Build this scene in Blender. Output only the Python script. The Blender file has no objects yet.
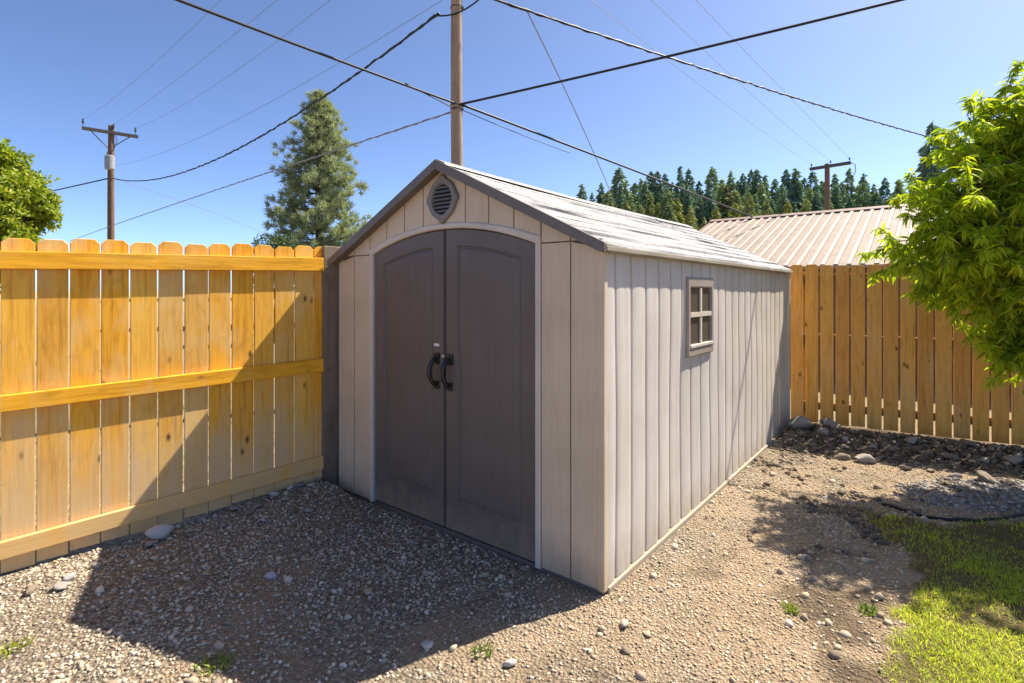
import bpy, bmesh, math, random
import numpy as np
from mathutils import Vector, Matrix

random.seed(7)
RNG = np.random.default_rng(11)
scene = bpy.context.scene
COL = scene.collection

F, CX, HY, EYE = 534.0, 512.0, 291.0, 1.57      # lens (pixels), centre column, horizon row, eye height


def P(px, py, d):
    return Vector(((px - CX) / F * d, d, EYE - (py - HY) / F * d))


SUN = Vector((0.668, 0.372, 1.0)).normalized()    # towards the sun

# ------------------------------------------------------------------ helpers


def link(o, parent=None):
    COL.objects.link(o)
    if parent is not None:
        o.parent = parent
    return o


def tag(o, label=None, cat=None, group=None, kind=None):
    if label:
        o['label'] = label
    if cat:
        o['category'] = cat
    if group:
        o['group'] = group
    if kind:
        o['kind'] = kind
    return o


def empty(name, loc, rz=0.0):
    o = bpy.data.objects.new(name, None)
    o.location = loc
    o.rotation_euler = (0, 0, rz)
    o.empty_display_size = 0.2
    return link(o)


class MB:
    """collects simple shapes into one mesh"""

    def __init__(self):
        self.v = []
        self.f = []

    def add(self, verts, faces):
        n = len(self.v)
        self.v += [tuple(p) for p in verts]
        self.f += [tuple(i + n for i in f) for f in faces]
        return self

    def box(self, x0, x1, y0, y1, z0, z1):
        vs = [(x0, y0, z0), (x1, y0, z0), (x1, y1, z0), (x0, y1, z0), (x0, y0, z1), (x1, y0, z1), (x1, y1, z1), (x0, y1, z1)]
        return self.add(vs, [(0, 3, 2, 1), (4, 5, 6, 7), (0, 1, 5, 4), (1, 2, 6, 5), (2, 3, 7, 6), (3, 0, 4, 7)])

    def prism(self, poly, y0, y1):
        """polygon in x,z (counter-clockwise seen from -y) pushed from y0 to y1"""
        n = len(poly)
        vs = [(x, y0, z) for x, z in poly] + [(x, y1, z) for x, z in poly]
        fs = [tuple(range(n)), tuple(range(2 * n - 1, n - 1, -1))]
        for i in range(n):
            j = (i + 1) % n
            fs.append((i, i + n, j + n, j))
        return self.add(vs, fs)

    def hexa(self, a, b):
        """box between two quads of four points each"""
        return self.add(list(a) + list(b), [(0, 3, 2, 1), (4, 5, 6, 7), (0, 1, 5, 4), (1, 2, 6, 5), (2, 3, 7, 6), (3, 0, 4, 7)])

    def tube(self, pts, r, n=8, cap=True):
        pts = [Vector(p) for p in pts]
        rs = r if isinstance(r, (list, tuple)) else [r] * len(pts)
        base = len(self.v)
        prev = None
        for i, p in enumerate(pts):
            d = (pts[min(i + 1, len(pts) - 1)] - pts[max(i - 1, 0)]).normalized()
            up = Vector((0, 0, 1)) if abs(d.z) < 0.9 else Vector((1, 0, 0))
            a = d.cross(up).normalized()
            if prev is not None:
                q = prev - d * prev.dot(d)
                if q.length > 1e-4:
                    a = q.normalized()
            prev = a
            b = d.cross(a)
            for k in range(n):
                t = 2 * math.pi * k / n
                self.v.append(tuple(p + (a * math.cos(t) + b * math.sin(t)) * rs[i]))
        for i in range(len(pts) - 1):
            for k in range(n):
                k2 = (k + 1) % n
                o = base + i * n
                self.f.append((o + k, o + k2, o + n + k2, o + n + k))
        if cap:
            self.f.append(tuple(base + k for k in range(n - 1, -1, -1)))
            o = base + (len(pts) - 1) * n
            self.f.append(tuple(o + k for k in range(n)))
        return self

    def build(self, name, mat, parent=None, smooth=False, bevel=0.0, seg=2):
        me = bpy.data.meshes.new(name)
        me.from_pydata(self.v, [], self.f)
        bm = bmesh.new()
        bm.from_mesh(me)
        bmesh.ops.recalc_face_normals(bm, faces=bm.faces)
        bm.to_mesh(me)
        bm.free()
        me.update()
        if smooth:
            me.polygons.foreach_set('use_smooth', [True] * len(me.polygons))
        if mat:
            me.materials.append(mat)
        o = link(bpy.data.objects.new(name, me), parent)
        if bevel:
            m = o.modifiers.new('bevel', 'BEVEL')
            m.width = bevel
            m.segments = seg
            m.limit_method = 'ANGLE'
        return o


def tri_mesh(name, V, T, mat, smooth=False):
    """fast all-triangle mesh from arrays"""
    me = bpy.data.meshes.new(name)
    V = np.asarray(V, np.float32)
    T = np.asarray(T, np.int32)
    me.vertices.add(len(V))
    me.vertices.foreach_set('co', V.ravel())
    me.loops.add(T.size)
    me.loops.foreach_set('vertex_index', T.ravel())
    me.polygons.add(len(T))
    me.polygons.foreach_set('loop_start', np.arange(0, T.size, 3, dtype=np.int32))
    me.polygons.foreach_set('loop_total', np.full(len(T), 3, np.int32))
    me.update(calc_edges=True)
    me.validate()
    if smooth:
        me.polygons.foreach_set('use_smooth', np.ones(len(me.polygons), bool))
    if mat:
        me.materials.append(mat)
    return me


def instance_tris(baseV, baseT, M, loc):
    """copies baseV under many 3x3 matrices M and locations"""
    n, k = len(M), len(baseV)
    V = np.einsum('nij,kj->nki', M, baseV) + loc[:, None, :]
    T = (baseT[None] + (np.arange(n) * k)[:, None, None]).reshape(-1, 3)
    return V.reshape(-1, 3), T


def rand_rot(n):
    q = RNG.normal(size=(n, 4))
    q /= np.linalg.norm(q, axis=1)[:, None]
    w, x, y, z = q.T
    return np.stack([np.stack([1 - 2 * (y * y + z * z), 2 * (x * y - z * w), 2 * (x * z + y * w)], 1),
                     np.stack([2 * (x * y + z * w), 1 - 2 * (x * x + z * z), 2 * (y * z - x * w)], 1),
                     np.stack([2 * (x * z - y * w), 2 * (y * z + x * w), 1 - 2 * (x * x + y * y)], 1)], 1)


_tab = np.random.default_rng(3).random((256, 256))


def vnoise(x, y, s=1.0):
    x = np.asarray(x) * s + 37.3
    y = np.asarray(y) * s + 91.7
    xi, yi = np.floor(x).astype(int), np.floor(y).astype(int)
    fx, fy = x - xi, y - yi
    fx, fy = fx * fx * (3 - 2 * fx), fy * fy * (3 - 2 * fy)
    g = lambda a, b: _tab[a % 256, b % 256]
    return (g(xi, yi) * (1 - fx) + g(xi + 1, yi) * fx) * (1 - fy) + (g(xi, yi + 1) * (1 - fx) + g(xi + 1, yi + 1) * fx) * fy


def fbm(x, y, s=1.0, o=4):
    r, a, t = 0, 1.0, 0
    for i in range(o):
        r = r + a * vnoise(x, y, s * 2 ** i)
        t += a
        a *= 0.5
    return r / t


def sstep(a, b, x):
    t = np.clip((np.asarray(x, float) - a) / (b - a), 0, 1)
    return t * t * (3 - 2 * t)


# ------------------------------------------------------------------ materials


class Mat:
    def __init__(self, name, rough=0.7, spec=0.3):
        self.m = bpy.data.materials.new(name)
        self.m.use_nodes = True
        self.nt = self.m.node_tree
        self.b = self.nt.nodes['Principled BSDF']
        self.out = self.nt.nodes['Material Output']
        self.b.inputs['Roughness'].default_value = rough
        self.b.inputs['Specular IOR Level'].default_value = spec

    def n(self, kind, **kw):
        nd = self.nt.nodes.new(kind)
        for k, v in kw.items():
            if k in nd.inputs:
                nd.inputs[k].default_value = v
            else:
                setattr(nd, k, v)
        return nd

    def l(self, a, b):
        self.nt.links.new(a, b)
        return b

    def coords(self, scale=(1, 1, 1), island=0.0, kind='Object'):
        tc = self.n('ShaderNodeTexCoord')
        mp = self.n('ShaderNodeMapping')
        mp.inputs['Scale'].default_value = scale
        self.l(tc.outputs[kind], mp.inputs['Vector'])
        if not island:
            return mp.outputs['Vector']
        g = self.n('ShaderNodeNewGeometry')
        mul = self.n('ShaderNodeMath', operation='MULTIPLY')
        mul.inputs[1].default_value = island
        self.l(g.outputs['Random Per Island'], mul.inputs[0])
        cb = self.n('ShaderNodeCombineXYZ')
        self.l(mul.outputs[0], cb.inputs[0])
        self.l(mul.outputs[0], cb.inputs[1])
        self.l(mul.outputs[0], cb.inputs[2])
        ad = self.n('ShaderNodeVectorMath', operation='ADD')
        self.l(mp.outputs['Vector'], ad.inputs[0])
        self.l(cb.outputs[0], ad.inputs[1])
        return ad.outputs[0]

    def noise(self, vec, scale, detail=4, rough=0.6):
        nd = self.n('ShaderNodeTexNoise')
        nd.inputs['Scale'].default_value = scale
        nd.inputs['Detail'].default_value = detail
        nd.inputs['Roughness'].default_value = rough
        if vec is not None:
            self.l(vec, nd.inputs['Vector'])
        return nd.outputs['Fac']

    def ramp(self, fac, stops, interp='LINEAR'):
        nd = self.n('ShaderNodeValToRGB')
        cr = nd.color_ramp
        cr.interpolation = interp
        while len(cr.elements) < len(stops):
            cr.elements.new(0.5)
        for e, (p, c) in zip(cr.elements, stops):
            e.position = p
            c = c if isinstance(c, (tuple, list)) else (c, c, c)
            e.color = (*c, 1)
        self.l(fac, nd.inputs['Fac'])
        return nd.outputs['Color']

    def mix(self, fac, a, b, mode='MIX'):
        nd = self.n('ShaderNodeMix', data_type='RGBA', blend_type=mode)
        for sock, val in ((nd.inputs['Factor'], fac), (nd.inputs['A'], a), (nd.inputs['B'], b)):
            if hasattr(val, 'is_output'):
                self.l(val, sock)
            elif isinstance(val, tuple):
                nd.inputs[sock.name if False else ('A' if sock == nd.inputs['A'] else 'B')].default_value = (*val, 1)
                sock.default_value = (*val, 1)
            else:
                sock.default_value = val
        return nd.outputs['Result']

    def bump(self, h, strength=0.3, dist=0.01):
        nd = self.n('ShaderNodeBump')
        nd.inputs['Strength'].default_value = strength
        nd.inputs['Distance'].default_value = dist
        self.l(h, nd.inputs['Height'])
        self.l(nd.outputs['Normal'], self.b.inputs['Normal'])
        return nd

    def color(self, c):
        if isinstance(c, tuple):
            self.b.inputs['Base Color'].default_value = (*c, 1)
        else:
            self.l(c, self.b.inputs['Base Color'])


def mixnode_color(M, fac, a, b, mode='MIX'):
    nd = M.n('ShaderNodeMix', data_type='RGBA', blend_type=mode)
    fi, ai, bi = nd.inputs[0], nd.inputs[6], nd.inputs[7]
    for s, v in ((fi, fac), (ai, a), (bi, b)):
        if isinstance(v, bpy.types.NodeSocket):
            M.l(v, s)
        elif isinstance(v, tuple):
            s.default_value = (*v, 1)
        else:
            s.default_value = v
    return nd.outputs[2]


Mat.mix = mixnode_color


def isl(M):
    return M.n('ShaderNodeNewGeometry').outputs['Random Per Island']


def m_plastic(name, c, c2, rough=0.55, grain=(60, 60, 3), bump=0.25, splash=False):
    M = Mat(name, rough, 0.35)
    v = M.coords(grain)
    g = M.noise(v, 1.0, 5, 0.65)
    big = M.noise(M.coords((1, 1, 1)), 2.3, 5, 0.6)
    col = M.mix(M.ramp(g, [(0.3, 0.0), (0.7, 1.0)]), c, c2)
    dirt = M.ramp(big, [(0.35, (0.80, 0.78, 0.74)), (0.62, (1.0, 1.0, 1.0))])
    col = M.mix(0.55, col, dirt, 'MULTIPLY')
    if splash:
        sx = M.n('ShaderNodeSeparateXYZ')
        tcn = M.n('ShaderNodeTexCoord')
        M.l(tcn.outputs['Object'], sx.inputs[0])
        ad = M.n('ShaderNodeMath', operation='MULTIPLY_ADD')
        ad.inputs[1].default_value = -1.9
        M.l(sx.outputs['Z'], ad.inputs[0])
        M.l(M.noise(M.coords((1, 1, .6)), 13.0, 6, 0.75), ad.inputs[2])
        col = M.mix(M.ramp(ad.outputs[0], [(0.05, 0.0), (0.55, 0.60)]), col, (0.33, 0.255, 0.175))
        sc = M.noise(M.coords((40, 40, 2.2)), 1.0, 3, 0.5)
        col = M.mix(M.ramp(sc, [(0.68, 0.0), (0.76, 0.09)]), col, (0.62, 0.57, 0.50))
    M.color(col)
    M.bump(g, bump, 0.004)
    return M.m


def m_plain(name, c, rough=0.5, spec=0.3, metal=0.0, var=0.15, scale=8.0):
    M = Mat(name, rough, spec)
    M.b.inputs['Metallic'].default_value = metal
    nz = M.noise(M.coords(), scale, 5, 0.65)
    lo = tuple(max(0, x * (1 - var)) for x in c)
    hi = tuple(min(1, x * (1 + var)) for x in c)
    M.color(M.mix(M.ramp(nz, [(0.3, 0.0), (0.7, 1.0)]), lo, hi))
    M.bump(nz, 0.1, 0.003)
    return M.m


def m_wood(name, tones, axis='z', weather=(0.35, 0.30, 0.24), wamt=0.25, knots=True, rough=0.75, grain=1.0, worn=None):
    M = Mat(name, rough, 0.2)
    lo, hi = 2.2, 46.0 * grain
    sc = (hi, hi, lo) if axis == 'z' else (lo, hi, hi)
    v = M.coords(sc, island=37.0)
    g = M.noise(v, 1.0, 6, 0.62)
    base = M.ramp(isl(M), [(i / (len(tones) - 1), t) for i, t in enumerate(tones)])
    gr = M.ramp(g, [(0.28, (0.60, 0.50, 0.38)), (0.46, (0.95, 0.94, 0.90)), (0.72, (1.10, 1.10, 1.10))])
    col = M.mix(0.8, base, gr, 'MULTIPLY')
    # cathedral figure
    fsc = (7, 7, 1.1) if axis == 'z' else (1.1, 7, 7)
    fv = M.coords(fsc, island=51.0)
    fn = M.noise(fv, 1.0, 2, 0.5)
    saw = M.n('ShaderNodeMath', operation='MULTIPLY')
    saw.inputs[1].default_value = 11.0
    M.l(fn, saw.inputs[0])
    fr = M.n('ShaderNodeMath', operation='PINGPONG')
    fr.inputs[1].default_value = 0.5
    M.l(saw.outputs[0], fr.inputs[0])
    col = M.mix(0.33, col, M.ramp(fr.outputs[0], [(0.0, (0.66, 0.58, 0.48)), (0.22, (1, 1, 1))]), 'MULTIPLY')
    # blotchy weathering
    wv = M.coords((3.2, 3.2, 1.7) if axis == 'z' else (1.7, 3.2, 3.2), island=19.0)
    w = M.noise(wv, 1.0, 5, 0.6)
    wf = M.ramp(w, [(0.48, 0.0), (0.70, wamt)])
    col = M.mix(wf, col, weather)
    w2 = M.noise(M.coords((5, 5, 2.6) if axis == 'z' else (2.6, 5, 5), island=43.0), 1.0, 5, 0.7)
    col = M.mix(M.ramp(w2, [(0.56, 0.0), (0.74, 0.55)]), col, tuple(x * .5 for x in tones[0]))
    if worn:
        # stain worn thin on the lower part of the boards, in uneven patches
        sx = M.n('ShaderNodeSeparateXYZ')
        tcn = M.n('ShaderNodeTexCoord')
        M.l(tcn.outputs['Object'], sx.inputs[0])
        ad = M.n('ShaderNodeMath', operation='MULTIPLY_ADD')
        ad.inputs[1].default_value = -0.55
        M.l(sx.outputs['Z'], ad.inputs[0])
        M.l(M.noise(M.coords((9, 9, 1.2), island=29.0), 1.0, 5, 0.65), ad.inputs[2])
        col = M.mix(M.ramp(ad.outputs[0], [(-0.02 + 0.02, 0.0), (0.38, 0.85)]), col, worn)
    h = g
    if knots:
        kv = M.coords((6.0, 3.0, 3.1) if axis == 'z' else (3.1, 3.0, 6.0), island=23.0)
        vo = M.n('ShaderNodeTexVoronoi')
        vo.inputs['Scale'].default_value = 1.0
        nz = M.n('ShaderNodeMix', data_type='VECTOR')
        M.l(kv, vo.inputs['Vector'])
        kf = M.ramp(vo.outputs['Distance'], [(0.035, 0.95), (0.055, 0.7), (0.085, 0.25), (0.12, 0.0)])
        col = M.mix(kf, col, (0.10, 0.055, 0.022))
    M.color(col)
    M.bump(h, 0.35, 0.004)
    return M.m


def m_leaf(name, tones, trans=0.45, rough=0.5):
    M = Mat(name, rough, 0.35)
    big = M.noise(M.coords(), 1.6, 3)
    c = M.ramp(isl(M), [(i / (len(tones) - 1), t) for i, t in enumerate(tones)])
    c = M.mix(0.35, c, M.ramp(big, [(0.35, (0.6, 0.68, 0.62)), (0.65, (1.15, 1.1, 1.0))]), 'MULTIPLY')
    oi = M.n('ShaderNodeObjectInfo')
    c = M.mix(1.0, c, M.ramp(oi.outputs['Random'], [(0.0, (0.70, 0.80, 0.98)), (0.5, (1.0, 1.0, 1.0)), (1.0, (1.40, 1.22, 0.85))]), 'MULTIPLY')
    M.color(c)
    tr = M.n('ShaderNodeBsdfTranslucent')
    tc = M.mix(1.0, c, (1.25, 1.35, 0.6), 'MULTIPLY')
    M.l(tc, tr.inputs['Color'])
    mx = M.n('ShaderNodeMixShader')
    mx.inputs[0].default_value = trans
    M.l(M.b.outputs[0], mx.inputs[1])
    M.l(tr.outputs[0], mx.inputs[2])
    M.l(mx.outputs[0], M.out.inputs['Surface'])
    return M.m


M_WALL = m_plastic('shed wall resin', (0.560, 0.459, 0.335), (0.638, 0.529, 0.390), 0.6, splash=True)
M_SIDE = m_plastic('shed side resin', (0.532, 0.495, 0.443), (0.621, 0.575, 0.520), 0.6, splash=True)
M_TRIM = m_plastic('shed light trim', (0.56, 0.50, 0.42), (0.62, 0.56, 0.48), 0.5)
M_EAVE = m_plastic('eave edge resin', (0.26, 0.225, 0.17), (0.40, 0.355, 0.28), 0.6, grain=(8, 3, 8))
M_DOOR = m_plastic('shed door resin', (0.122, 0.106, 0.095), (0.146, 0.127, 0.114), 0.5, bump=0.15, splash=True)
M_FASC = m_plastic('shed fascia resin', (0.135, 0.118, 0.105), (0.165, 0.145, 0.13), 0.5, grain=(20, 20, 20))
M_VENT = m_plastic('vent resin', (0.185, 0.165, 0.15), (0.22, 0.20, 0.18), 0.5, grain=(20, 20, 20))
M_BLACK = m_plain('black metal', (0.012, 0.012, 0.013), 0.35, 0.5)
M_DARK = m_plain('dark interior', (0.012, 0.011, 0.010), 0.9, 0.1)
M_BASE = m_plastic('shed floor edge resin', (0.30, 0.26, 0.21), (0.38, 0.335, 0.28), 0.6, splash=True)
M_WHITE = m_plain('white label', (0.75, 0.75, 0.72), 0.5)
M_STEEL = m_plain('galvanised steel', (0.45, 0.46, 0.47), 0.35, 0.5, 0.7)
M_WINF = m_plastic('window frame resin', (0.281, 0.242, 0.204), (0.332, 0.289, 0.242), 0.55)
Mg = Mat('window glazing', 0.22, 0.25)
Mg.color((0.085, 0.072, 0.06))
Mg.bump(Mg.noise(Mg.coords(), 6, 2), 0.08, 0.01)
M_GLASS = Mg.m

# roof: pale resin shakes with weather stains
Mr = Mat('roof resin', 0.55, 0.4)
v = Mr.coords((1, 1, 1))
st = Mr.noise(Mr.coords((1.4, 5, 5)), 1.0, 6, 0.7)
gr = Mr.noise(Mr.coords((14, 60, 14)), 1.0, 5, 0.65)
c = Mr.mix(Mr.ramp(gr, [(0.3, 0.0), (0.7, 1.0)]), (0.218, 0.215, 0.212), (0.306, 0.301, 0.294))
c = Mr.mix(0.8, c, Mr.ramp(st, [(0.36, (0.795, 0.786, 0.784)), (0.48, (0.880, 0.880, 0.880)), (0.6, (1, 1, 1))]), 'MULTIPLY')
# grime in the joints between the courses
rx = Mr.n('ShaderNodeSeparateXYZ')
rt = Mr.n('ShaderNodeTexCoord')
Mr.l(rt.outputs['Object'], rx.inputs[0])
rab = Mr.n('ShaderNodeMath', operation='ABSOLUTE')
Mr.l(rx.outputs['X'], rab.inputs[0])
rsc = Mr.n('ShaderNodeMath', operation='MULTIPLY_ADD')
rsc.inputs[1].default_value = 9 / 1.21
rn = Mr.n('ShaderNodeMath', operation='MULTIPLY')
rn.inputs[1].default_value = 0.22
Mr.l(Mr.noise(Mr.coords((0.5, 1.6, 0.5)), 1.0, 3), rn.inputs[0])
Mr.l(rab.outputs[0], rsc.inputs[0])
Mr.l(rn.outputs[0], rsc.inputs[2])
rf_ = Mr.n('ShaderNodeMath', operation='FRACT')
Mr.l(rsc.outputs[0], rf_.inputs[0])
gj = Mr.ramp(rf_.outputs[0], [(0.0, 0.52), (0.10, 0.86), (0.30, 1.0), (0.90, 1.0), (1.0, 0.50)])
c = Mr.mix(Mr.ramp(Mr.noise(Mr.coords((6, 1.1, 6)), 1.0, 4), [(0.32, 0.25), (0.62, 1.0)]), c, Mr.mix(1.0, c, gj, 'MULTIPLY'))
Mr.color(c)
Mr.bump(gr, 0.4, 0.006)
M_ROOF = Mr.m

CEDAR = [(0.84, 0.41, 0.030), (0.74, 0.36, 0.045), (0.88, 0.50, 0.075), (0.66, 0.32, 0.045), (0.82, 0.47, 0.085), (0.86, 0.40, 0.025), (0.72, 0.40, 0.09)]
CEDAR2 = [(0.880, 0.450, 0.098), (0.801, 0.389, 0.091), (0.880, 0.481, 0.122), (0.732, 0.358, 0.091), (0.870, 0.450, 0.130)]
M_CEDAR = m_wood('stained cedar pickets', CEDAR, 'z', (0.74, 0.52, 0.22), 0.8, worn=(0.66, 0.47, 0.25))
M_RAIL = m_wood('stained cedar rails', [(0.86, 0.42, 0.025), (0.82, 0.40, 0.03)], 'x', (0.75, 0.48, 0.15), 0.4, knots=True, worn=(0.68, 0.46, 0.21))
M_CEDAR2 = m_wood('natural cedar pickets', CEDAR2, 'z', (0.74, 0.47, 0.20), 0.6)
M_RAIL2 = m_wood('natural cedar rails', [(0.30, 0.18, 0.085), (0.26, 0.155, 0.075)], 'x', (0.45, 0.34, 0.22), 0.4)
M_OLDWOOD = m_wood('weathered grey post wood', [(0.20, 0.155, 0.115), (0.23, 0.18, 0.14)], 'z', (0.10, 0.07, 0.05), 0.6)
M_POLE = m_wood('utility pole wood', [(0.33, 0.24, 0.16), (0.36, 0.27, 0.19)], 'z', (0.24, 0.17, 0.12), 0.6, knots=False)
M_POLE2 = m_wood('creosote pole wood', [(0.17, 0.10, 0.065), (0.2, 0.12, 0.08)], 'z', (0.12, 0.085, 0.06), 0.5, knots=False)
M_ARM = m_plain('crossarm wood', (0.085, 0.075, 0.062), 0.85, 0.2)
M_WIRE = m_plain('black cable sheath', (0.018, 0.018, 0.020), 0.55, 0.35)
M_WIREG = m_plain('bare grey conductor', (0.20, 0.21, 0.23), 0.5, 0.4)
M_BARK = m_plain('tree bark', (0.10, 0.075, 0.055), 0.9, 0.1, var=0.4, scale=25)
M_HWALL = m_plain('house siding', (0.16, 0.105, 0.07), 0.8, 0.2)
M_HROOF = m_plain('brown metal roofing', (0.30, 0.243, 0.19), 0.6, 0.2, var=0.12, scale=3)
M_HRIB = m_plain('worn pale roof rib', (0.50, 0.415, 0.34), 0.5, 0.3, var=0.08, scale=3)  # rib tops get a paler colour than the pans
M_RIDGE = m_plain('brown ridge flashing', (0.30, 0.21, 0.15), 0.45, 0.4)
M_EDGE = m_plain('black plastic edging', (0.012, 0.012, 0.013), 0.5, 0.4)

# ------------------------------------------------------------------ world, sun, camera

w = bpy.data.worlds.new('World')
scene.world = w
w.use_nodes = True
wn = w.node_tree
bg = wn.nodes['Background']
sky = wn.nodes.new('ShaderNodeTexSky')
sky.sky_type = 'NISHITA'
sky.sun_disc = False
sky.sun_elevation = math.asin(SUN.z)
sky.sun_rotation = math.atan2(SUN.x, SUN.y)
sky.air_density = 0.37
sky.dust_density = 0.6
sky.ozone_density = 4.0
wn.links.new(sky.outputs[0], bg.inputs['Color'])
bg.inputs['Strength'].default_value = 0.14
sl = bpy.data.lights.new('sun', 'SUN')
sl.energy = 5.0
sl.angle = math.radians(0.53)
sl.color = (1.0, 0.90, 0.76)
so = link(bpy.data.objects.new('sun', sl))
so.rotation_euler = SUN.to_track_quat('Z', 'Y').to_euler()
so.location = SUN * 50

cam = bpy.data.cameras.new('camera')
cam.sensor_width = 36
cam.lens = F / 1024 * 36
cam.shift_y = -(341.5 - HY) / 1024
cam.clip_start = 0.05
cam.clip_end = 3000
co = link(bpy.data.objects.new('camera', cam))
co.location = (0, 0, EYE)
co.rotation_euler = (math.radians(90), 0, 0)
scene.camera = co
vs = scene.view_settings
vs.view_transform = 'Standard'
vs.look = 'None'
vs.exposure = 1.2
vs.gamma = 1
scene.cycles.max_bounces = 8
scene.cycles.transparent_max_bounces = 8

# ------------------------------------------------------------------ frames of reference

SH_O = Vector((-0.439, 3.493, 0))                 # middle of the shed's front, on the ground
SH_R = math.atan2(-0.624, 0.781)
LF_O = Vector((-2.80, 2.92, 0))
LF_R = math.atan2(0.702, 0.712)
RF_O = Vector((3.34, 6.30, 0))
RF_R = math.atan2(-0.505, 0.863)


def to_local(x, y, O, r):
    dx, dy = x - O.x, y - O.y
    return dx * math.cos(r) + dy * math.sin(r), -dx * math.sin(r) + dy * math.cos(r)


# ------------------------------------------------------------------ ground

LAWN = [(2.45, 3.62), (2.78, 3.80), (2.86, 3.64), (3.08, 3.56), (3.5, 3.6), (4.6, 3.9), (8, 3.6), (8, -1), (0.9, -1), (1.0, 1.2), (1.25, 1.75),
        (1.48, 2.16), (1.60, 2.30), (1.86, 2.50), (2.10, 2.78), (2.36, 3.05), (2.40, 3.3)]


def poly_sd(x, y, poly):
    """signed distance, positive inside"""
    x = np.asarray(x, float)
    y = np.asarray(y, float)
    d = np.full(x.shape, 1e9)
    ins = np.zeros(x.shape, bool)
    n = len(poly)
    for i in range(n):
        x0, y0 = poly[i]
        x1, y1 = poly[(i + 1) % n]
        ex, ey = x1 - x0, y1 - y0
        t = np.clip(((x - x0) * ex + (y - y0) * ey) / (ex * ex + ey * ey), 0, 1)
        d = np.minimum(d, np.hypot(x - x0 - t * ex, y - y0 - t * ey))
        c = ((y0 > y) != (y1 > y)) & (x < (x1 - x0) * (y - y0) / (y1 - y0 + 1e-12) + x0)
        ins ^= c
    return np.where(ins, d, -d)


def masks(x, y):
    n1 = fbm(x, y, 3.1) - 0.5
    n2 = fbm(x + 13, y - 7, 9.0, 3) - 0.5
    sd = poly_sd(x, y, LAWN) + n1 * 0.42 + n2 * 0.26
    lawn = sstep(-0.04, 0.06, sd)
    rx, ry = to_local(x, y, RF_O, RF_R)
    soil = sstep(-1.25, -0.85, ry + n1 * 0.9) * (1 - sstep(0.1, 0.3, ry)) * sstep(-0.4, -0.1, rx)
    sx, sy = to_local(x, y, SH_O, SH_R)
    right = sstep(1.05, 1.75, sx + n1 * 0.8 + 0.15 * (sy < 0))
    dirt = right * (1 - soil) * sstep(0.40, 0.62, fbm(x - 5, y + 3, 1.9, 4) + 0.10)
    soil = np.maximum(soil, 0.72 * right * sstep(0.57, 0.70, fbm(x + 41, y - 9, 2.3, 5)) * (1 - lawn))
    dirt = np.maximum(dirt, 0.75 * (1 - soil) * sstep(0.50, 0.66, fbm(x + 17, y + 5, 1.7, 4)))
    grey = np.exp(-(((x - 3.85) / 1.0) ** 2 + ((y - 4.10) / 0.46) ** 2) * 1.2) + 0
    grey = sstep(0.35, 0.6, grey + n1 * 0.3)
    return lawn, soil, dirt, grey, right


def ground_z(x, y):
    x = np.asarray(x, float)
    y = np.asarray(y, float)
    rx, ry = to_local(x, y, RF_O, RF_R)
    lx, ly = to_local(x, y, LF_O, LF_R)
    near = np.exp(-np.maximum(0, np.hypot(x - 1, y - 4) - 8) / 3)
    z = (fbm(x, y, 1.3, 3) - 0.5) * 0.035 + (fbm(x + 9, y, 6.0, 3) - 0.5) * 0.034
    m = np.exp(-((ry + 0.55) / 0.33) ** 2) * sstep(-0.6, 0.0, rx)
    z = z + m * (0.03 + 0.11 * fbm(x + 3, y + 8, 4.5, 3))
    z = z + np.exp(-((ly + 0.18) / 0.22) ** 2) * 0.035 * (ly < 0.3) * fbm(x, y + 30, 4.0)
    lawn = sstep(-0.05, 0.1, poly_sd(x, y, LAWN))
    z = z + 0.02 * lawn
    z = z + 0.085 * np.exp(-((x + 1.62) ** 2 + (y - 4.05) ** 2) / 0.42)
    # keep the ground just under the shed's floor and the lens height honest
    sx, sy = to_local(x, y, SH_O, SH_R)
    d = np.maximum(np.maximum(np.abs(sx) - 1.165, -sy), sy - 4.28)
    flat = 1 - sstep(0.0, 0.16, d)
    z = z * (1 - flat) + (-0.005) * flat
    far = sstep(60, 130, y) * 11.0 * sstep(-30, 5, x - 0.05 * y)
    return z * near + far * 0 - 0.0


def axis(lo, hi, step, far, growth=1.22):
    a = list(np.arange(lo, hi + 1e-6, step))
    s, x, right = step, hi, []
    while x < far:
        s *= growth
        x += s
        right.append(x)
    s, x, left = step, lo, []
    while x > -far:
        s *= growth
        x -= s
        left.append(x)
    return np.array(left[::-1] + a + right)


def grid_mesh(name, xs, ys, zf, mat):
    X, Y = np.meshgrid(xs, ys)
    Z = zf(X, Y)
    V = np.stack([X.ravel(), Y.ravel(), Z.ravel()], 1)
    nx, ny = len(xs), len(ys)
    i = (np.arange(ny - 1)[:, None] * nx + np.arange(nx - 1)[None]).ravel()
    T = np.concatenate([np.stack([i, i + 1, i + nx + 1], 1), np.stack([i, i + nx + 1, i + nx], 1)])
    me = tri_mesh(name, V, T, mat, True)
    return me, X.ravel(), Y.ravel()


Mgd = Mat('yard ground', 0.95, 0.1)
gv = Mgd.coords()


def attr(M, name):
    a = M.n('ShaderNodeAttribute')
    a.attribute_name = name
    return a.outputs['Fac']


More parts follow.
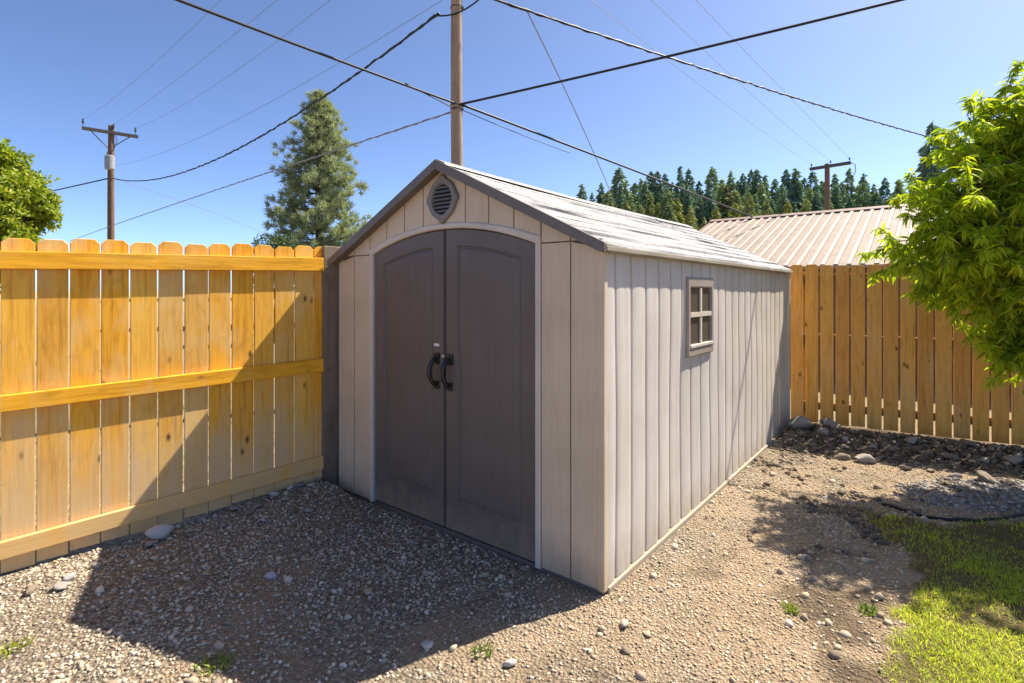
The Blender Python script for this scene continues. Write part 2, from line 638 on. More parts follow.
fine = Mgd.noise(gv, 55, 6, 0.75)
med = Mgd.noise(gv, 9, 6, 0.7)
vor = Mgd.n('ShaderNodeTexVoronoi')
vor.inputs['Scale'].default_value = 62
Mgd.l(gv, vor.inputs['Vector'])
vor2 = Mgd.n('ShaderNodeTexVoronoi')
vor2.inputs['Scale'].default_value = 30
Mgd.l(gv, vor2.inputs['Vector'])
sep = Mgd.n('ShaderNodeSeparateColor')
Mgd.l(vor.outputs['Color'], sep.inputs[0])
pebble = Mgd.ramp(sep.outputs[0], [(0.0, (0.244, 0.201, 0.150)), (0.35, (0.415, 0.342, 0.252)), (0.7, (0.537, 0.451, 0.336)), (1.0, (0.659, 0.586, 0.480))])
pebble = Mgd.mix(Mgd.ramp(vor.outputs['Distance'], [(0.25, 0.0), (0.75, 0.75)]), pebble, (0.195, 0.156, 0.114))
dirtc = Mgd.ramp(fine, [(0.25, (0.284, 0.201, 0.120)), (0.5, (0.492, 0.370, 0.241)), (0.75, (0.672, 0.550, 0.389))])
dirtc = Mgd.mix(0.8, dirtc, Mgd.ramp(Mgd.noise(gv, 3.3, 6, 0.7), [(0.35, (0.801, 0.779, 0.736)), (0.6, (1.05, 1.05, 1.05))]), 'MULTIPLY')
soilc = Mgd.ramp(med, [(0.3, (0.05, 0.036, 0.025)), (0.55, (0.11, 0.08, 0.055)), (0.75, (0.22, 0.165, 0.11))])
lawnc = Mgd.ramp(fine, [(0.3, (0.10, 0.085, 0.035)), (0.7, (0.27, 0.215, 0.10))])
farc = Mgd.ramp(med, [(0.3, (0.30, 0.25, 0.15)), (0.7, (0.42, 0.36, 0.24))])
dm = Mgd.n('ShaderNodeMath', operation='MULTIPLY')
Mgd.l(attr(Mgd, 'dirt'), dm.inputs[0])
Mgd.l(Mgd.ramp(med, [(0.25, 0.55), (0.55, 1.0)]), dm.inputs[1])
gc = Mgd.mix(dm.outputs[0], pebble, dirtc)
gc = Mgd.mix(attr(Mgd, 'soil'), gc, soilc)
gc = Mgd.mix(attr(Mgd, 'lawn'), gc, lawnc)
gc = Mgd.mix(attr(Mgd, 'yonder'), gc, farc)
Mgd.color(gc)
hh = Mgd.n('ShaderNodeMath', operation='SUBTRACT')
Mgd.l(fine, hh.inputs[0])
Mgd.l(vor.outputs['Distance'], hh.inputs[1])
Mgd.bump(hh.outputs[0], 1.0, 0.03)

xs = axis(-4.0, 6.6, 0.04, 1500)
ys = axis(0.9, 7.4, 0.04, 1500)
gme, gx, gy = grid_mesh('ground', xs, ys, ground_z, Mgd.m)
la, so_, di, gr_, ri = masks(gx, gy)
_, fry = to_local(gx, gy, RF_O, RF_R)
_, fly = to_local(gx, gy, LF_O, LF_R)
yond = np.maximum(sstep(0.05, 0.4, fry), sstep(0.05, 0.4, fly))
for nm, arr in (('lawn', la), ('soil', so_), ('dirt', di), ('yonder', yond)):
    a = gme.attributes.new(nm, 'FLOAT', 'POINT')
    a.data.foreach_set('value', arr.astype(np.float32))
tag(link(bpy.data.objects.new('ground', gme)), 'gravel and bare dirt yard with a patch of lawn', None, None, 'structure')


def hill_z(x, y):
    return (sstep(48, 130, y) * 12.0 + sstep(130, 300, y) * 10.0) * sstep(-14, 22, x - 0.05 * y) + (fbm(x, y, 0.06, 3) - 0.5) * 2.0 * sstep(48, 70, y) - 0.25


Mh = Mat('hill scrub', 0.95, 0.05)
hn = Mh.noise(Mh.coords(), 0.5, 6, 0.7)
Mh.color(Mh.ramp(hn, [(0.3, (0.03, 0.045, 0.02)), (0.7, (0.10, 0.11, 0.05))]))
hme, _, _ = grid_mesh('hill', np.arange(-60, 321, 5.0), np.arange(45, 330, 5.0), hill_z, Mh.m)
tag(link(bpy.data.objects.new('hill', hme)), 'wooded hillside rising behind the houses', None, None, 'structure')

# ------------------------------------------------------------------ gravel and stones


def ico(sub=0):
    bm = bmesh.new()
    bmesh.ops.create_icosphere(bm, subdivisions=sub + 1, radius=1.0)
    V = np.array([tuple(q.co) for q in bm.verts])
    T = np.array([[q.index for q in f.verts] for f in bm.faces])
    bm.free()
    return V, T


def m_stone(name, tones):
    M = Mat(name, 0.9, 0.15)
    c = M.ramp(isl(M), [(i / (len(tones) - 1), t) for i, t in enumerate(tones)])
    n = M.noise(M.coords(), 70, 4, 0.7)
    M.color(M.mix(0.5, c, M.ramp(n, [(0.3, 0.65), (0.7, 1.15)]), 'MULTIPLY'))
    M.bump(n, 0.3, 0.004)
    return M.m


STONE_T = [(0.192, 0.156, 0.120), (0.461, 0.375, 0.270), (0.307, 0.250, 0.192), (0.576, 0.469, 0.336), (0.397, 0.325, 0.240), (0.640, 0.550, 0.420), (0.256, 0.206, 0.156), (0.538, 0.419, 0.276),
           (0.576, 0.512, 0.420), (0.358, 0.288, 0.204), (0.768, 0.700, 0.576)]
M_GRAVEL = m_stone('crushed gravel', STONE_T)
M_ROCK = m_stone('field stone', [(0.24, 0.22, 0.20), (0.30, 0.27, 0.24)])
M_ROCKW = m_stone('pale stone', [(0.42, 0.40, 0.37), (0.46, 0.43, 0.40)])
M_ROCKD = m_stone('dark earthy stone', [(0.10, 0.075, 0.055), (0.20, 0.16, 0.12), (0.14, 0.105, 0.075), (0.27, 0.225, 0.175)])
M_GREYG = m_stone('grey landscape gravel', [(0.13, 0.12, 0.105), (0.29, 0.27, 0.24), (0.20, 0.185, 0.165), (0.40, 0.375, 0.34), (0.16, 0.13, 0.10)])


def scatter(n, x0, x1, y0, y1, keep, s0, s1, power=1.6):
    x = RNG.uniform(x0, x1, n)
    y = RNG.uniform(y0, y1, n)
    p = keep(x, y)
    k = RNG.random(n) < p
    x, y = x[k], y[k]
    s = s0 + (s1 - s0) * RNG.random(len(x)) ** power
    return x, y, s


def stones(x, y, s, flat=0.6, base=None):
    V0, T0 = base
    n = len(x)
    R = rand_rot(n)
    R2 = rand_rot(n)
    sc = np.stack([s * RNG.uniform(0.75, 1.3, n), s * RNG.uniform(0.6, 1.0, n), s * RNG.uniform(0.45, 0.8, n)], 1)
    # random yaw, slight tilt: mostly lying flat
    yaw = RNG.uniform(0, 2 * np.pi, n)
    tilt = RNG.normal(0, 0.45, n)
    cz, sz, ct, stt = np.cos(yaw), np.sin(yaw), np.cos(tilt), np.sin(tilt)
    Z0 = np.zeros(n)
    O1 = np.ones(n)
    Rz = np.stack([np.stack([cz, -sz, Z0], 1), np.stack([sz, cz, Z0], 1), np.stack([Z0, Z0, O1], 1)], 1)
    Rx = np.stack([np.stack([O1, Z0, Z0], 1), np.stack([Z0, ct, -stt], 1), np.stack([Z0, stt, ct], 1)], 1)
    M = Rz @ Rx @ (sc[:, :, None] * R2 * 1.0)
    loc = np.stack([x, y, ground_z(x, y) + s * 0.22], 1)
    V, T = instance_tris(V0, T0, M, loc)
    k = len(V0)
    V = V.reshape(n, k, 3)
    V += RNG.normal(0, 1, (n, k, 3)) * (s * 0.13)[:, None, None]
    return V.reshape(-1, 3), T


ICO0 = ico(0)


def in_yard(x, y):
    sx, sy = to_local(x, y, SH_O, SH_R)
    lx, ly = to_local(x, y, LF_O, LF_R)
    rx, ry = to_local(x, y, RF_O, RF_R)
    ok = (ly < -0.02) & (ry < -0.02)
    ok &= ~((np.abs(sx) < 1.19) & (sy > -0.02) & (sy < 4.33))
    # only what the yard's view takes in
    ok &= np.abs(x) < y * 1.12 + 0.6
    return ok


def keep_gravel(x, y):
    la, so, di, gr, ri = masks(x, y)
    dens = (0.35 + 0.95 * sstep(0.3, 0.62, fbm(x, y, 2.0))) * (1 - la) * (1 - 0.75 * di) * (1 - 0.6 * so) * (1 - 0.30 * ri)
    return np.where(in_yard(x, y), dens, 0)


gx1, gy1, gs1 = scatter(85000, -3.4, 4.6, 1.5, 6.3, keep_gravel, 0.005, 0.0125, 1.5)
def keep_lumps(x, y):
    la, so, di, gr, ri = masks(x, y)
    _, sl_ = to_local(x, y, LF_O, LF_R)
    return np.where(in_yard(x, y), (1 - la) * np.clip(0.12 + 0.8 * np.exp(-((sl_ + .15) / .22) ** 2) + 0.35 * sstep(.48, .7, fbm(x + 7, y + 2, 2.1, 4)) + 0.25 * so, 0, 1), 0)


gx2, gy2, gs2 = scatter(6500, -3.4, 4.6, 1.5, 6.3, keep_lumps, 0.010, 0.029, 3.0)
gs1 = gs1 * (1 - 0.38 * masks(gx1, gy1)[4])
V1, T1 = stones(np.concatenate([gx1, gx2]), np.concatenate([gy1, gy2]), np.concatenate([gs1, gs2]), base=ICO0)
tag(link(bpy.data.objects.new('gravel', tri_mesh('gravel', V1, T1, M_GRAVEL))), 'loose crushed gravel spread over the yard', None, None, 'stuff')


def keep_grey(x, y):
    la, so, di, gr, ri = masks(x, y)
    return np.where(in_yard(x, y), gr * (1 - la), 0)


gx3, gy3, gs3 = scatter(15000, 2.4, 5.4, 3.4, 5.4, keep_grey, 0.008, 0.022, 1.4)
def keep_dirt(x, y):
    la, so, di, gr, ri = masks(x, y)
    return np.where(in_yard(x, y), ri * (1 - la) * (1 - so) * (0.25 + 0.9 * fbm(x + 3, y + 1, 2.4, 3)), 0)


M_CRUMB = m_stone('dry dirt crumbs', [(0.371, 0.279, 0.179), (0.519, 0.415, 0.276), (0.643, 0.544, 0.386), (0.445, 0.337, 0.214), (0.247, 0.181, 0.117), (0.717, 0.635, 0.497)])
gx5, gy5, gs5 = scatter(60000, 0.2, 4.2, 1.5, 6.3, keep_dirt, 0.003, 0.0095, 2.0)
V5, T5 = stones(gx5, gy5, gs5, base=ICO0)
tag(link(bpy.data.objects.new('dirt_crumbs', tri_mesh('dirt_crumbs', V5, T5, M_CRUMB))), 'tan crumbs and grit covering the dirt path', None, None, 'stuff')
V3, T3 = stones(gx3, gy3, gs3, base=ICO0)
tag(link(bpy.data.objects.new('landscape_gravel', tri_mesh('landscape_gravel', V3, T3, M_GREYG))), 'grey landscape gravel in the bed behind the edging', None, None, 'stuff')


def keep_soil(x, y):
    la, so, di, gr, ri = masks(x, y)
    return np.where(in_yard(x, y), so * (1 - 0.6 * gr), 0)


gx4, gy4, gs4 = scatter(26000, 1.5, 6.2, 3.2, 6.4, keep_soil, 0.005, 0.034, 2.6)
V4, T4 = stones(gx4, gy4, gs4, base=ICO0)
tag(link(bpy.data.objects.new('soil_clods', tri_mesh('soil_clods', V4, T4, M_ROCKD))), 'dark clods and rubble along the foot of the back fence', None, None, 'stuff')


def rock_mesh(seed, mat):
    V, T = ico(1)
    r = np.random.default_rng(seed)
    for _ in range(11):
        d = r.normal(size=3)
        d /= np.linalg.norm(d)
        h = r.uniform(0.30, 0.75)
        k = V @ d
        V = V - np.maximum(0, k - h)[:, None] * d[None]
    V = V * np.array([1.0, r.uniform(0.6, 0.85), r.uniform(0.45, 0.65)])
    V = V + r.normal(0, 0.025, V.shape)
    return tri_mesh('rock', V, T, mat)


ROCKS = {m: [rock_mesh(i * 7 + j, mt) for i in range(5)] for j, (m, mt) in enumerate((('g', M_ROCK), ('w', M_ROCKW), ('d', M_ROCKD)))}


def rock(px, py, size, mt, label, group=None, seed=0):
    d = F * EYE / (py - HY)
    x, y = (px - CX) / F * d, d
    o = bpy.data.objects.new('rock', ROCKS[mt][seed % 5])
    link(o)
    z = float(ground_z(np.array([x]), np.array([y]))[0])
    o.location = (x, y, z + size * 0.30)
    size *= 1.25
    o.scale = (size, size, size)
    o.rotation_euler = (random.uniform(-.2, .2), random.uniform(-.2, .2), random.uniform(0, 6.28))
    tag(o, label, 'rock', group)
    return o


rock(161, 545, 0.085, 'w', 'large pale flat rock lying at the foot of the orange fence', None, 1)
rock(150, 549, 0.05, 'g', 'grey rock beside the large pale flat rock by the fence', None, 2)
rock(271, 577, 0.032, 'w', 'small pale stone alone on the shaded gravel before the left door', None, 3)
rock(427, 651, 0.036, 'w', 'oval pale stone at the edge of the shed shadow in front', None, 4)
rock(508, 668, 0.034, 'w', 'rounded tan stone on sunlit gravel in front of the shed', None, 0)
rock(627, 650, 0.036, 'd', 'dark stone on sunlit dirt near the shed corner', None, 2)
rock(796, 437, 0.13, 'g', 'biggest grey rock in the dark rubble behind the shed end', None, 1)
rock(830, 436, 0.12, 'g', 'flat grey rock second from the shed along the back fence', None, 3)
fence_side = [(200, 534), (214, 524), (235, 519), (247, 524), (258, 517), (222, 533), (274, 508), (284, 513), (292, 505), (300, 498), (305, 507), (312, 499), (318, 492), (188, 541),
              (316, 512), (328, 497), (264, 529), (308, 520), (293, 522), (124, 560), (98, 571), (70, 584), (62, 590), (30, 596)]
for i, (a, b) in enumerate(fence_side):
    rock(a, b, random.uniform(0.024, 0.05), 'gwgdg'[i % 5], 'small rock among the stones lining the foot of the orange fence', 'stones along the orange fence foot', i)
back_side = [(812, 449), (846, 447), (858, 440), (872, 452), (884, 446), (897, 455), (912, 450), (925, 458), (938, 452), (950, 462), (966, 456), (981, 465), (995, 459), (1012, 468),
             (905, 468), (931, 472), (862, 462), (840, 458), (955, 478), (985, 482), (1008, 486), (820, 441)]
for i, (a, b) in enumerate(back_side):
    rock(a, b, random.uniform(0.045, 0.095), 'dgdgd'[i % 5], 'rough rock in the shaded rubble below the back fence', 'rocks below the back fence', i)

# ------------------------------------------------------------------ lawn grass


def grass_blades(x, y, h, wdt, lean):
    n = len(x)
    yaw = RNG.uniform(0, 2 * np.pi, n)
    ly = RNG.uniform(0, 2 * np.pi, n)
    z = ground_z(x, y) - 0.004
    dx, dy = np.cos(yaw), np.sin(yaw)
    bx, by = np.cos(ly) * lean * h, np.sin(ly) * lean * h
    p = lambda a, b, c: np.stack([a, b, c], 1)
    v0 = p(x - dx * wdt, y - dy * wdt, z)
    v1 = p(x + dx * wdt, y + dy * wdt, z)
    v2 = p(x - dx * wdt * .8 + bx * .35, y - dy * wdt * .8 + by * .35, z + h * .6)
    v3 = p(x + dx * wdt * .8 + bx * .35, y + dy * wdt * .8 + by * .35, z + h * .6)
    v4 = p(x + bx, y + by, z + h * np.sqrt(np.maximum(0.15, 1 - lean * lean * .6)))
    V = np.stack([v0, v1, v2, v3, v4], 1).reshape(-1, 3)
    T = np.array([[0, 1, 3], [0, 3, 2], [2, 3, 4]])
    T = (T[None] + (np.arange(n) * 5)[:, None, None]).reshape(-1, 3)
    return V, T


M_GRASS = m_leaf('grass blades', [(0.308, 0.432, 0.028), (0.418, 0.516, 0.040), (0.506, 0.576, 0.055), (0.363, 0.480, 0.032), (0.550, 0.564, 0.120), (0.616, 0.576, 0.220)], 0.5, 0.5)


def keep_lawn(x, y):
    la, so, di, gr, ri = masks(x, y)
    patch = sstep(0.42, 0.60, fbm(x + 21, y - 4, 2.6, 4) + 0.06)
    sd = poly_sd(x, y, LAWN)
    return np.where((np.abs(x) < y * 1.15 + 0.5), la * (1 - 0.75 * sstep(2.7, 3.15, y + 0.5 * (fbm(x, y, 3.3) - .5)) * (1 - sstep(3.4, 4.2, x))) * (0.12 + 0.88 * np.maximum(patch, sstep(0.5, 0.9, sd) * .7)), 0)


hx, hy, hs = scatter(190000, 0.9, 5.2, 1.3, 4.0, keep_lawn, 0.018, 0.055, 1.0)
nb = len(hx)
VG, TG = grass_blades(hx, hy, hs * (0.35 + 0.95 * fbm(hx, hy, 3.0)), np.full(nb, 0.0012) * RNG.uniform(0.7, 1.5, nb), RNG.uniform(0.35, 1.25, nb))
tag(link(bpy.data.objects.new('lawn_grass', tri_mesh('lawn_grass', VG, TG, M_GRASS))), 'patchy green lawn grass at the edge of the dirt', None, None, 'stuff')

M_WEED = m_leaf('weed leaves', [(0.16, 0.22, 0.035), (0.26, 0.30, 0.06), (0.20, 0.27, 0.045)], 0.4)


def weed(px, py, r, label, n=60):
    d = F * EYE / (py - HY)
    cx, cy = (px - CX) / F * d, d
    a = RNG.uniform(0, 2 * np.pi, n)
    q = r * np.sqrt(RNG.random(n))
    V, T = grass_blades(np.cos(a) * q + cx, np.sin(a) * q + cy, RNG.uniform(0.02, 0.05, n), RNG.uniform(0.003, 0.006, n), RNG.uniform(0.4, 1.0, n))
    V = V - np.array([cx, cy, 0])
    o = link(bpy.data.objects.new('weed', tri_mesh('weed', V, T, M_WEED)))
    o.location = (cx, cy, 0)
    tag(o, label, 'weed')


weed(791, 611, 0.035, 'small green weed on bare sunlit dirt near the lawn', 50)
weed(14, 650, 0.05, 'low weed in the sunlit gravel below the orange fence', 40)
weed(215, 668, 0.07, 'yellow green weed at the lower edge of the shed shadow', 60)
weed(482, 655, 0.05, 'faint weed in sunlit gravel just in front of the shed shadow', 26)
weed(868, 612, 0.045, 'weed tuft on dirt beside the lawn edge', 46)

def frames(dirs, roll):
    d = dirs / np.linalg.norm(dirs, axis=1)[:, None]
    up = np.tile(np.array([0, 0, 1.0]), (len(d), 1))
    y = np.cross(up, d)
    ln = np.linalg.norm(y, axis=1)
    y[ln < 1e-3] = np.array([0, 1, 0])
    y /= np.linalg.norm(y, axis=1)[:, None]
    z = np.cross(d, y)
    c, s = np.cos(roll)[:, None], np.sin(roll)[:, None]
    y2 = y * c + z * s
    z2 = -y * s + z * c
    return np.stack([d, y2, z2], 2)


# dry leaves blown along the fences and over the dirt
def keep_litter(x, y):
    la, so, di, gr, ri = masks(x, y)
    _, fl = to_local(x, y, LF_O, LF_R)
    return np.where(in_yard(x, y), 0.10 + 0.75 * so + 0.5 * np.exp(-((fl + .12) / .14) ** 2) + .15 * ri, 0)


qx, qy, qs = scatter(2600, -3.2, 5.5, 1.6, 6.3, keep_litter, 0.010, 0.036, 1.6)
lv = np.array([(0, 0, 0), (.45, .28, .12), (.5, 0, 0), (.45, -.28, .16), (1, 0, .14)])
lt = np.array([(0, 2, 1), (0, 3, 2), (1, 2, 4), (2, 3, 4)])
qd = np.stack([RNG.normal(size=len(qx)), RNG.normal(size=len(qx)), RNG.normal(0, .25, len(qx))], 1)
QM = frames(qd, RNG.normal(0, .5, len(qx))) * qs[:, None, None]
QV, QT = instance_tris(lv, lt, QM, np.stack([qx, qy, ground_z(qx, qy) + 0.012], 1))
M_LITTER = m_leaf('dry leaf litter', [(0.16, 0.095, 0.045), (0.32, 0.21, 0.10), (0.45, 0.33, 0.18), (0.24, 0.14, 0.06), (0.38, 0.29, 0.17)], 0.15, 0.7)
tag(link(bpy.data.objects.new('leaf_litter', tri_mesh('leaf_litter', QV, QT, M_LITTER))), 'scattered dry brown leaves and chips on the ground', None, None, 'stuff')

# plastic lawn edging
ep = [(2.72, 3.93), (2.80, 3.80), (2.88, 3.70), (3.0, 3.645), (3.15, 3.62), (3.35, 3.66), (3.6, 3.74), (3.95, 3.86), (4.4, 3.98), (4.9, 4.05)]
pts = []
for i in range(len(ep) - 1):
    for t in np.linspace(0, 1, 5)[:-1]:
        pts.append((ep[i][0] * (1 - t) + ep[i + 1][0] * t, ep[i][1] * (1 - t) + ep[i + 1][1] * t))
mb = MB()
for i in range(len(pts) - 1):
    (xa, ya), (xb, yb) = pts[i], pts[i + 1]
    n = Vector((-(yb - ya), xb - xa)).normalized() * 0.006
    za = float(ground_z(np.array([xa]), np.array([ya]))[0])
    zb = float(ground_z(np.array([xb]), np.array([yb]))[0])
    mb.hexa([(xa - n.x, ya - n.y, za - .03), (xa + n.x, ya + n.y, za - .03), (xa + n.x, ya + n.y, za + .012), (xa - n.x, ya - n.y, za + .012)],
            [(xb - n.x, yb - n.y, zb - .03), (xb + n.x, yb + n.y, zb - .03), (xb + n.x, yb + n.y, zb + .012), (xb - n.x, yb - n.y, zb + .012)])
mb.tube([(a, b, float(ground_z(np.array([a]), np.array([b]))[0]) + 0.012) for a, b in pts], 0.008, 8)
tag(mb.build('lawn_edging', M_EDGE), 'black plastic edging curving between lawn and grey gravel', 'edging')

# ------------------------------------------------------------------ shed

W2, LEN, ZE, ZP = 1.165, 4.24, 1.812, 2.385
SL = (ZP - ZE) / W2
shed = empty('garden_shed', SH_O, SH_R)
tag(shed, 'taupe resin garden shed with dark arched double doors and pale roof', 'shed')
DH, DZ = 0.742, 1.84                  # half of the door opening, height where the arch springs
SAG = 0.135
AR = (DH * DH + SAG * SAG) / (2 * SAG)
AC = DZ + SAG - AR


def arch(x, off=0.0):
    r = AR + off
    return AC + math.sqrt(max(0, r * r - x * x))


def roofz(x):
    return ZP - 0.02 - SL * abs(x)


# front wall: planks between grooves, on a backing sheet
mb = MB()
gap = 0.0045
cuts = [-W2] + [k * 0.195 for k in range(-5, 6)] + [W2]
TW = DH + 0.036
for i in range(len(cuts) - 1):
    a, b = cuts[i] + (gap if i else 0), cuts[i + 1] - (gap if i < len(cuts) - 2 else 0)
    if b <= -TW or a >= TW or (a < -TW < b) or (a < TW < b):
        if a < -TW < b:
            lo = [(a, 0.0), (-TW, 0.0)]
            bb = -TW
            mb.prism([(a, 0.02), (bb, 0.02), (bb, DZ - 0.006), (a, DZ - 0.006)], -0.012, 0.02)
        elif a < TW < b:
            mb.prism([(TW, 0.02), (b, 0.02), (b, DZ - 0.006), (TW, DZ - 0.006)], -0.012, 0.02)
        else:
            tz = min(DZ - 0.006, roofz(a) - 0.01, roofz(b) - 0.01)
            mb.prism([(a, 0.02), (b, 0.02), (b, min(DZ - .006, roofz(b))), (a, min(DZ - .006, roofz(a)))], -0.012, 0.02)
    # gable part
    xsn = [a + (b - a) * t for t in np.linspace(0, 1, 7)]
    lower = []
    for x in xsn:
        lower.append((x, max(DZ + 0.002, arch(x, 0.036)) if abs(x) < TW else DZ + 0.002))
    upper = [(x, roofz(x)) for x in xsn]
    if max(roofz(a), roofz(b)) > DZ + 0.02:
        if a < 0 < b:
            upper = sorted(upper + [(0.0, roofz(0))])
        top = [(x, max(z, DZ + 0.0025)) for x, z in reversed(upper)]
        mb.prism(lower + top, -0.012, 0.02)
mb.build('front_wall', M_WALL, shed, bevel=0.003)
mb = MB()
mb.prism([(-W2 + .003, 0.0), (-TW + .02, 0.0), (-TW + .02, ZE - 0.03), (-W2 + .003, ZE - 0.03)], 0.0005, 0.04)
mb.prism([(TW - .02, 0.0), (W2 - .003, 0.0), (W2 - .003, ZE - 0.03), (TW - .02, ZE - 0.03)], 0.0005, 0.04)
low = [(x, max(arch(x, 0.02), ZE - .03) if abs(x) < TW - .02 else ZE - 0.03) for x in np.linspace(-W2 + .003, W2 - .003, 41)]
mb.prism(low + [(W2 - .003, roofz(W2) - .005), (0, roofz(0) - .005), (-W2 + .003, roofz(W2) - .005)], 0.0008, 0.039)
mb.build('wall_backing', m_plain('darkened groove resin', (0.16, 0.135, 0.11), 0.7), shed)  # wall resin darkened, the grooves' shade is put into the colour


def ring(path_in, path_out, y0, y1, mb):
    n = len(path_in)
    for i in range(n - 1):
        a, b, c, d = path_in[i], path_in[i + 1], path_out[i + 1], path_out[i]
        mb.hexa([(a[0], y0, a[1]), (d[0], y0, d[1]), (d[0], y1, d[1]), (a[0], y1, a[1])],
                [(b[0], y0, b[1]), (c[0], y0, c[1]), (c[0], y1, c[1]), (b[0], y1, b[1])])


def door_path(off, n=24):
    p = [(-DH - off, 0.012), (-DH - off, DZ)]
    p += [(x, arch(x * DH / (DH + off), off) if off else arch(x)) for x in np.linspace(-DH - off, DH + off, n)]
    p += [(DH + off, DZ), (DH + off, 0.012)]
    q = []
    for a in p:
        if not q or abs(a[0] - q[-1][0]) + abs(a[1] - q[-1][1]) > 1e-4 or True:
            q.append(a)
    return q


def loft(paths, mb, y_of):
    n = len(paths[0])
    base = len(mb.v)
    for p, y in zip(paths, y_of):
        mb.v += [(a[0], y, a[1]) for a in p]
    for k in range(len(paths) - 1):
        for i in range(n - 1):
            o = base + k * n
            mb.f.append((o + i, o + i + 1, o + n + i + 1, o + n + i))


mb = MB()
offs = [0.0, 0.0, 0.006, 0.030, 0.037, 0.037]
loft([door_path(o) for o in offs], mb, [0.03, -0.016, -0.022, -0.022, -0.016, 0.012])
mb.build('door_frame', M_TRIM, shed)
MB().box(-DH, DH, 0.03, 0.06, 0.0, 0.03).build('threshold', M_DARK, shed)
# near-black sheet in place of the unlit room, darkens the gap between the leaves
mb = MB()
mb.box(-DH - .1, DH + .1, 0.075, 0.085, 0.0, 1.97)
mb.build('dark_gap_sheet', M_DARK, shed)


def door(xa, xb):
    mb = MB()

    def outline(ml, mr, mbot, mtop, n=16):
        l, r = xa + ml, xb - mr
        p = [(l, 0.025 + mbot), (r, 0.025 + mbot)]
        ps = [(x, arch(x) - 0.005 - mtop) for x in np.linspace(r, l, n)]
        return p + ps
    loops = [(0, 0, 0, 0, 0.045), (0, 0, 0, 0, 0.004), (.005, .005, .005, .005, 0.0), (.105, .105, .195, .105, 0.0), (.113, .113, .203, .113, 0.011), (.119, .119, .209, .119, 0.011),
             (.127, .127, .217, .127, 0.005), (.150, .150, .240, .150, 0.003)]
    base = 0
    n = None
    for a, b, c_, d_, y in loops:
        o = outline(a, b, c_, d_)
        n = len(o)
        mb.v += [(p[0], y, p[1]) for p in o]
    for k in range(len(loops) - 1):
        for i in range(n):
            j = (i + 1) % n
            mb.f.append((k * n + i, k * n + j, k * n + n + j, k * n + n + i))
    mb.f.append(tuple((len(loops) - 1) * n + i for i in range(n)))
    return mb.build('door', M_DOOR, shed)


dl = door(-DH + 0.004, -0.006)
dr = door(0.006, DH - 0.004)


def handle(x, par, flip):
    mb = MB()
    z0, z1 = 0.945, 1.135
    pts = []
    for t in np.linspace(0, 1, 15):
        ang = t * math.pi
        pts.append((x - flip * 0.028 * math.sin(ang) * 0.5, -0.012 - 0.048 * math.sin(ang) ** 0.7, z0 + (z1 - z0) * t))
    rr = [0.013 + 0.004 * math.sin(t * math.pi) for t in np.linspace(0, 1, 15)]
    mb.tube(pts, rr, 8)
    mb.box(x - .021, x + .021, -0.012, 0.001, z0 - .022, z0 + .03)
    mb.box(x - .024, x + .024, -0.014, 0.001, z1 - .045, z1 + .024)
    mb.build('handle', M_BLACK, par, smooth=False, bevel=0.003)


handle(-0.072, dl, 1)
handle(0.052, dr, 1)
MB().box(-0.098, -0.052, -0.0035, 0.0005, 1.205, 1.222).build('sticker', M_WHITE, dl)
mb = MB().box(-0.020, 0.004, -0.010, 0.001, 1.135, 1.155)
mb.build('latch', M_STEEL, dl, bevel=0.002)
MB().box(-0.030, -0.008, -0.007, -0.0005, 0.03, arch(0.02) - 0.012).build('astragal', M_DOOR, dl, bevel=0.002)

# gable vent
vent = empty('vent', (0, 0, 0))
vent.parent = shed
VZ = 2.168


def vent_loop(a, b, cusp, n=64):
    r = []
    for i in range(n):
        t = 2 * math.pi * i / n
        c, s = math.cos(t), math.sin(t)
        k = 1 + cusp * (0.22 * abs(s) ** 44 + 0.12 * abs(c) ** 44)
        r.append((a * c * k, VZ + b * s * k))
    return r


mb = MB()
L = [(0.128, 0.134, 1, -0.012), (0.128, 0.134, 1, -0.032), (0.121, 0.127, 1, -0.037), (0.092, 0.100, 0.2, -0.034), (0.087, 0.095, 0, -0.016)]
n = 64
for a, b, cu, y in L:
    mb.v += [(p[0], y, p[1]) for p in vent_loop(a, b, cu)]
for k in range(len(L) - 1):
    for i in range(n):
        j = (i + 1) % n
        mb.f.append((k * n + i, k * n + j, k * n + n + j, k * n + n + i))
bpy.data.objects.remove(vent)
vent = mb.build('vent', M_VENT, shed)
mb = MB()
mb.v += [(p[0], -0.0135, p[1]) for p in vent_loop(0.090, 0.098, 0)]
mb.f.append(tuple(range(64)))
mb.build('vent_dark_backing', M_DARK, vent)  # near-black sheet painting in the unlit space behind the louvres
mb = MB()
for k in range(7):
    z = VZ - 0.080 + k * 0.0255
    hw = 0.087 * math.sqrt(max(0, 1 - ((z + .004 - VZ) / 0.097) ** 2))
    mb.hexa([(-hw, -0.032, z - .007), (hw, -0.032, z - .007), (hw, -0.029, z - .005), (-hw, -0.029, z - .005)],
            [(-hw, -0.017, z + .011), (hw, -0.017, z + .011), (hw, -0.0145, z + .013), (-hw, -0.0145, z + .013)])
mb.build('louvre', M_VENT, vent)

# long walls with bowed ribs


